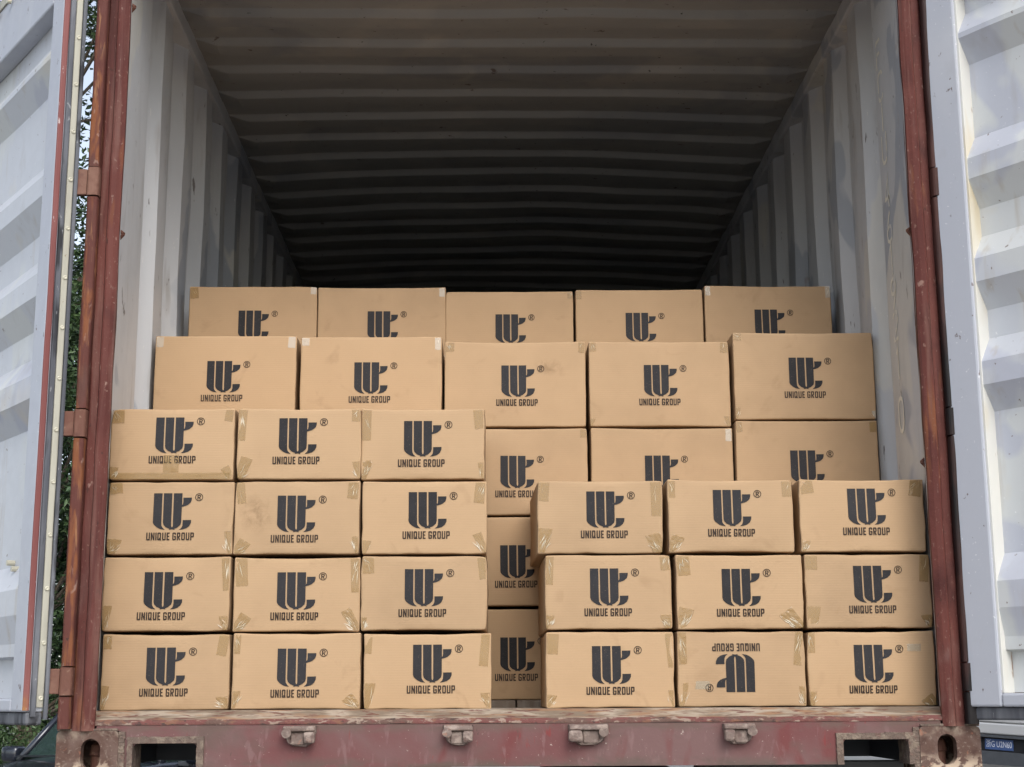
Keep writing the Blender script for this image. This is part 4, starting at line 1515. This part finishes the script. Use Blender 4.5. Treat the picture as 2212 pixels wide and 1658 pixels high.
def suv(loc, heading, paint, name, label):
    """car frame: x back from the foot of the windscreen, y across, z up from the ground"""
    root = empty(name, loc, heading)
    tag(root, label, 'car')
    loft('body', [
        (-1.12, [(0.55, 0.35), (0.66, 0.42), (0.66, 0.62), (0.60, 0.74), (0.30, 0.78)]),
        (-0.98, [(0.78, 0.26), (0.84, 0.42), (0.84, 0.66), (0.76, 0.84), (0.35, 0.89)]),
        (-0.50, [(0.84, 0.24), (0.90, 0.42), (0.90, 0.80), (0.82, 0.99), (0.40, 1.045)]),
        (-0.02, [(0.84, 0.24), (0.91, 0.42), (0.91, 0.84), (0.83, 1.035), (0.42, 1.085)]),
        (0.90, [(0.84, 0.24), (0.91, 0.42), (0.915, 0.88), (0.87, 1.04), (0.42, 1.05)]),
        (2.40, [(0.84, 0.26), (0.91, 0.44), (0.915, 0.92), (0.87, 1.07), (0.42, 1.07)]),
        (3.10, [(0.80, 0.30), (0.88, 0.46), (0.88, 0.94), (0.84, 1.08), (0.42, 1.08)]),
        (3.22, [(0.74, 0.36), (0.82, 0.50), (0.82, 0.90), (0.76, 1.04), (0.40, 1.05)])], paint, root)
    # cabin: pillars, roof, glass
    wb, wt = 0.78, 0.60
    B = {s: [(0.02, s * wb, 1.035), (1.25, s * 0.83, 1.05), (2.35, s * 0.83, 1.07), (3.05, s * 0.80, 1.08)] for s in (-1, 1)}
    T = {s: [(0.56, s * wt, 1.60), (1.35, s * 0.64, 1.665), (2.30, s * 0.63, 1.655), (2.78, s * 0.60, 1.60)] for s in (-1, 1)}
    for s in (-1, 1):
        bar('pillar', B[s][0], T[s][0], 0.036, paint, root)
        bar('pillar', B[s][1], T[s][1], 0.040, paint, root)
        bar('pillar', B[s][2], T[s][2], 0.045, paint, root)
        bar('pillar', B[s][3], T[s][3], 0.050, paint, root)
        for i in range(3):
            quad('window', [B[s][i], B[s][i + 1], T[s][i + 1], T[s][i]], M['glass'], root)
            bar('roof_rail', T[s][i], T[s][i + 1], 0.034, paint, root)
    quad('windscreen', [B[-1][0], B[1][0], T[1][0], T[-1][0]], M['glass'], root)
    quad('rear_window', [B[1][3], B[-1][3], T[-1][3], T[1][3]], M['glass'], root)
    bm = bmesh.new()
    rows = []
    for i in range(4):
        a, b = Vector(T[-1][i]), Vector(T[1][i])
        rows.append([bm.verts.new(a.lerp(b, k / 6) + Vector((0, 0, 0.028 + 0.035 * (1 - (k / 3 - 1) ** 2)))) for k in range(7)])
    for a, b in zip(rows, rows[1:]):
        for k in range(6):
            bm.faces.new([a[k], a[k + 1], b[k + 1], b[k]])
    bmesh.ops.solidify(bm, geom=bm.faces, thickness=0.04)
    from_bm('roof', bm, paint, root, True)
    box('dashboard', 0.12, 0.62, -0.74, 0.74, 0.93, 1.055, M['dash'], root, 0.03)
    for s in (-0.36, 0.36):
        box('seat', 1.15, 1.35, s - 0.24, s + 0.24, 0.75, 1.45, M['dash'], root, 0.05)
    quad('cowl', [(-0.06, -0.80, 1.080), (-0.06, 0.80, 1.080), (0.05, 0.78, 1.092), (0.05, -0.78, 1.092)], M['dark_plastic'], root, 0.012)
    for s in (-1, 1):
        bar('wiper', (-0.02, s * 0.10 + 0.2, 1.062), (0.04, s * 0.10 - 0.42, 1.085), 0.010, M['dark_plastic'], root, 6)
    # door mirrors
    for s in (-1, 1):
        bm = bmesh.new()
        bm_box(bm, 0.16, 0.34, *sorted((s * 0.93, s * 1.13)), 1.02, 1.17, 0.045, 3)
        mo = from_bm('mirror', bm, paint, root, True)
        box('mirror_arm', 0.2, 0.29, *sorted((s * 0.84, s * 0.96)), 1.0, 1.045, M['dark_plastic'], mo, 0.01)
        box('mirror_glass', 0.335, 0.345, *sorted((s * 0.955, s * 1.105)), 1.04, 1.15, M['lamp'], mo)
        box('headlight', -1.06, -0.80, *sorted((s * 0.52, s * 0.80)), 0.66, 0.78, M['lamp'], root, 0.02)
        box('tail_light', 3.12, 3.24, *sorted((s * 0.60, s * 0.82)), 0.80, 1.0, M['lamp_red'], root, 0.02)
        box('door_handle', 1.0, 1.2, *sorted((s * 0.912, s * 0.93)), 0.88, 0.91, M['dark_plastic'], root, 0.006)
    box('grille', -1.135, -1.10, -0.45, 0.45, 0.48, 0.66, M['dark_plastic'], root, 0.01)
    for x in (-0.45, 2.3):
        for s in (-1, 1):
            wheel(x, s * 0.80, 0.34, 0.22, root)
    return root
# heading: car's back axis points to (sin22, cos22)
suv((-3.76, 10.23, GROUND), math.atan2(math.cos(R(22)), math.sin(R(22))), M['navy'], 'parked_car', 'dark navy car facing the viewer behind the left corner of the container')

# ---------------------------------------------------------------- pale car with the blue plate at the right
def font_text(body, size, mat, name, parent, mtx):
    cu = bpy.data.curves.new(name, 'FONT')
    cu.body = body
    cu.size = size
    cu.align_x = 'CENTER'
    cu.align_y = 'CENTER'
    tmp = bpy.data.objects.new(name, cu)
    COL.objects.link(tmp)
    bpy.context.view_layer.update()
    me = bpy.data.meshes.new_from_object(tmp.evaluated_get(bpy.context.evaluated_depsgraph_get()))
    bpy.data.objects.remove(tmp)
    me.transform(mtx)
    me.materials.clear()
    return link(name, me, mat, parent)

def pale_car():
    # frame: x towards the rear (viewer), y across, z up; heading set so the rear faces left of the viewer
    a = math.atan2(-0.68, -0.73)
    root = empty('pale_car', (7.29, 18.0, GROUND), a)
    root.rotation_euler.x = R(-3)
    tag(root, 'silver white car with a blue number plate seen under the right door', 'car')
    loft('body', [
        (-4.2, [(0.70, 0.35), (0.80, 0.45), (0.80, 0.85), (0.70, 0.98), (0.3, 1.0)]),
        (-3.2, [(0.84, 0.30), (0.90, 0.45), (0.90, 1.00), (0.84, 1.10), (0.3, 1.14)]),
        (-2.9, [(0.84, 0.30), (0.90, 0.45), (0.90, 1.10), (0.80, 1.55), (0.3, 1.60)]),
        (-2.2, [(0.84, 0.30), (0.90, 0.45), (0.90, 1.20), (0.78, 1.86), (0.3, 1.92)]),
        (-0.3, [(0.84, 0.32), (0.90, 0.47), (0.90, 1.20), (0.78, 1.86), (0.3, 1.92)]),
        (-0.06, [(0.82, 0.62), (0.88, 0.70), (0.88, 1.20), (0.76, 1.78), (0.3, 1.84)])], M['white_paint'], root)
    # tailgate lip with a stepped ledge
    bm = bmesh.new()
    bm_box(bm, -0.055, 0.03, -0.85, 0.85, 1.045, 1.20, 0.02)
    bm_box(bm, -0.055, -0.005, -0.84, 0.84, 1.215, 1.42, 0.02)
    from_bm('tailgate_lip', bm, M['white_paint'], root)
    # bumper with a recess for the plate
    plate_holes('bumper', [(-0.87, 0.62), (0.87, 0.62), (0.89, 0.70), (0.87, 1.035), (-0.87, 1.035), (-0.89, 0.70)], [[(-0.36, 0.80), (-0.36, 1.0), (0.36, 1.0), (0.36, 0.80)]],
                0, 0.10, M['dark_plastic'], root, Matrix(((0, 1, 0, -0.05), (1, 0, 0, 0), (0, 0, 1, 0), (0, 0, 0, 1))))
    box('plate_recess', -0.05, -0.03, -0.36, 0.36, 0.80, 1.0, M['recess_black'], root)
    pl = box('number_plate', -0.028, -0.018, -0.30, 0.14, 0.825, 0.975, M['plate_blue'], root)
    # the plate's face looks along +x; text reads with +y to the right of the viewer
    mt = Matrix(((0, 0, 1, -0.0165), (1, 0, 0, -0.08), (0, 1, 0, 0.90), (0, 0, 0, 1)))
    o = font_text('\u6d59G U2N60', 0.105, M['plate_white'], 'plate_lettering', pl, Matrix.Identity(4))
    bb = [v.co.x for v in o.data.vertices]
    k = 0.40 / max(0.01, max(bb) - min(bb))
    o.data.transform(mt @ Matrix.Diagonal((k, 1.15, 1, 1)))
    for s in (-1, 1):
        box('tail_light', -0.08, -0.01, *sorted((s * 0.74, s * 0.86)), 1.25, 1.6, M['lamp_red'], root, 0.02)
        for x in (-3.4, -0.75):
            wheel(x, s * 0.78, 0.36, 0.24, root)
    quad('rear_window', [(-0.04, -0.62, 1.36), (-0.04, 0.62, 1.36), (-0.052, 0.58, 1.74), (-0.052, -0.58, 1.74)], M['glass'], root)
    return root
pale_car()
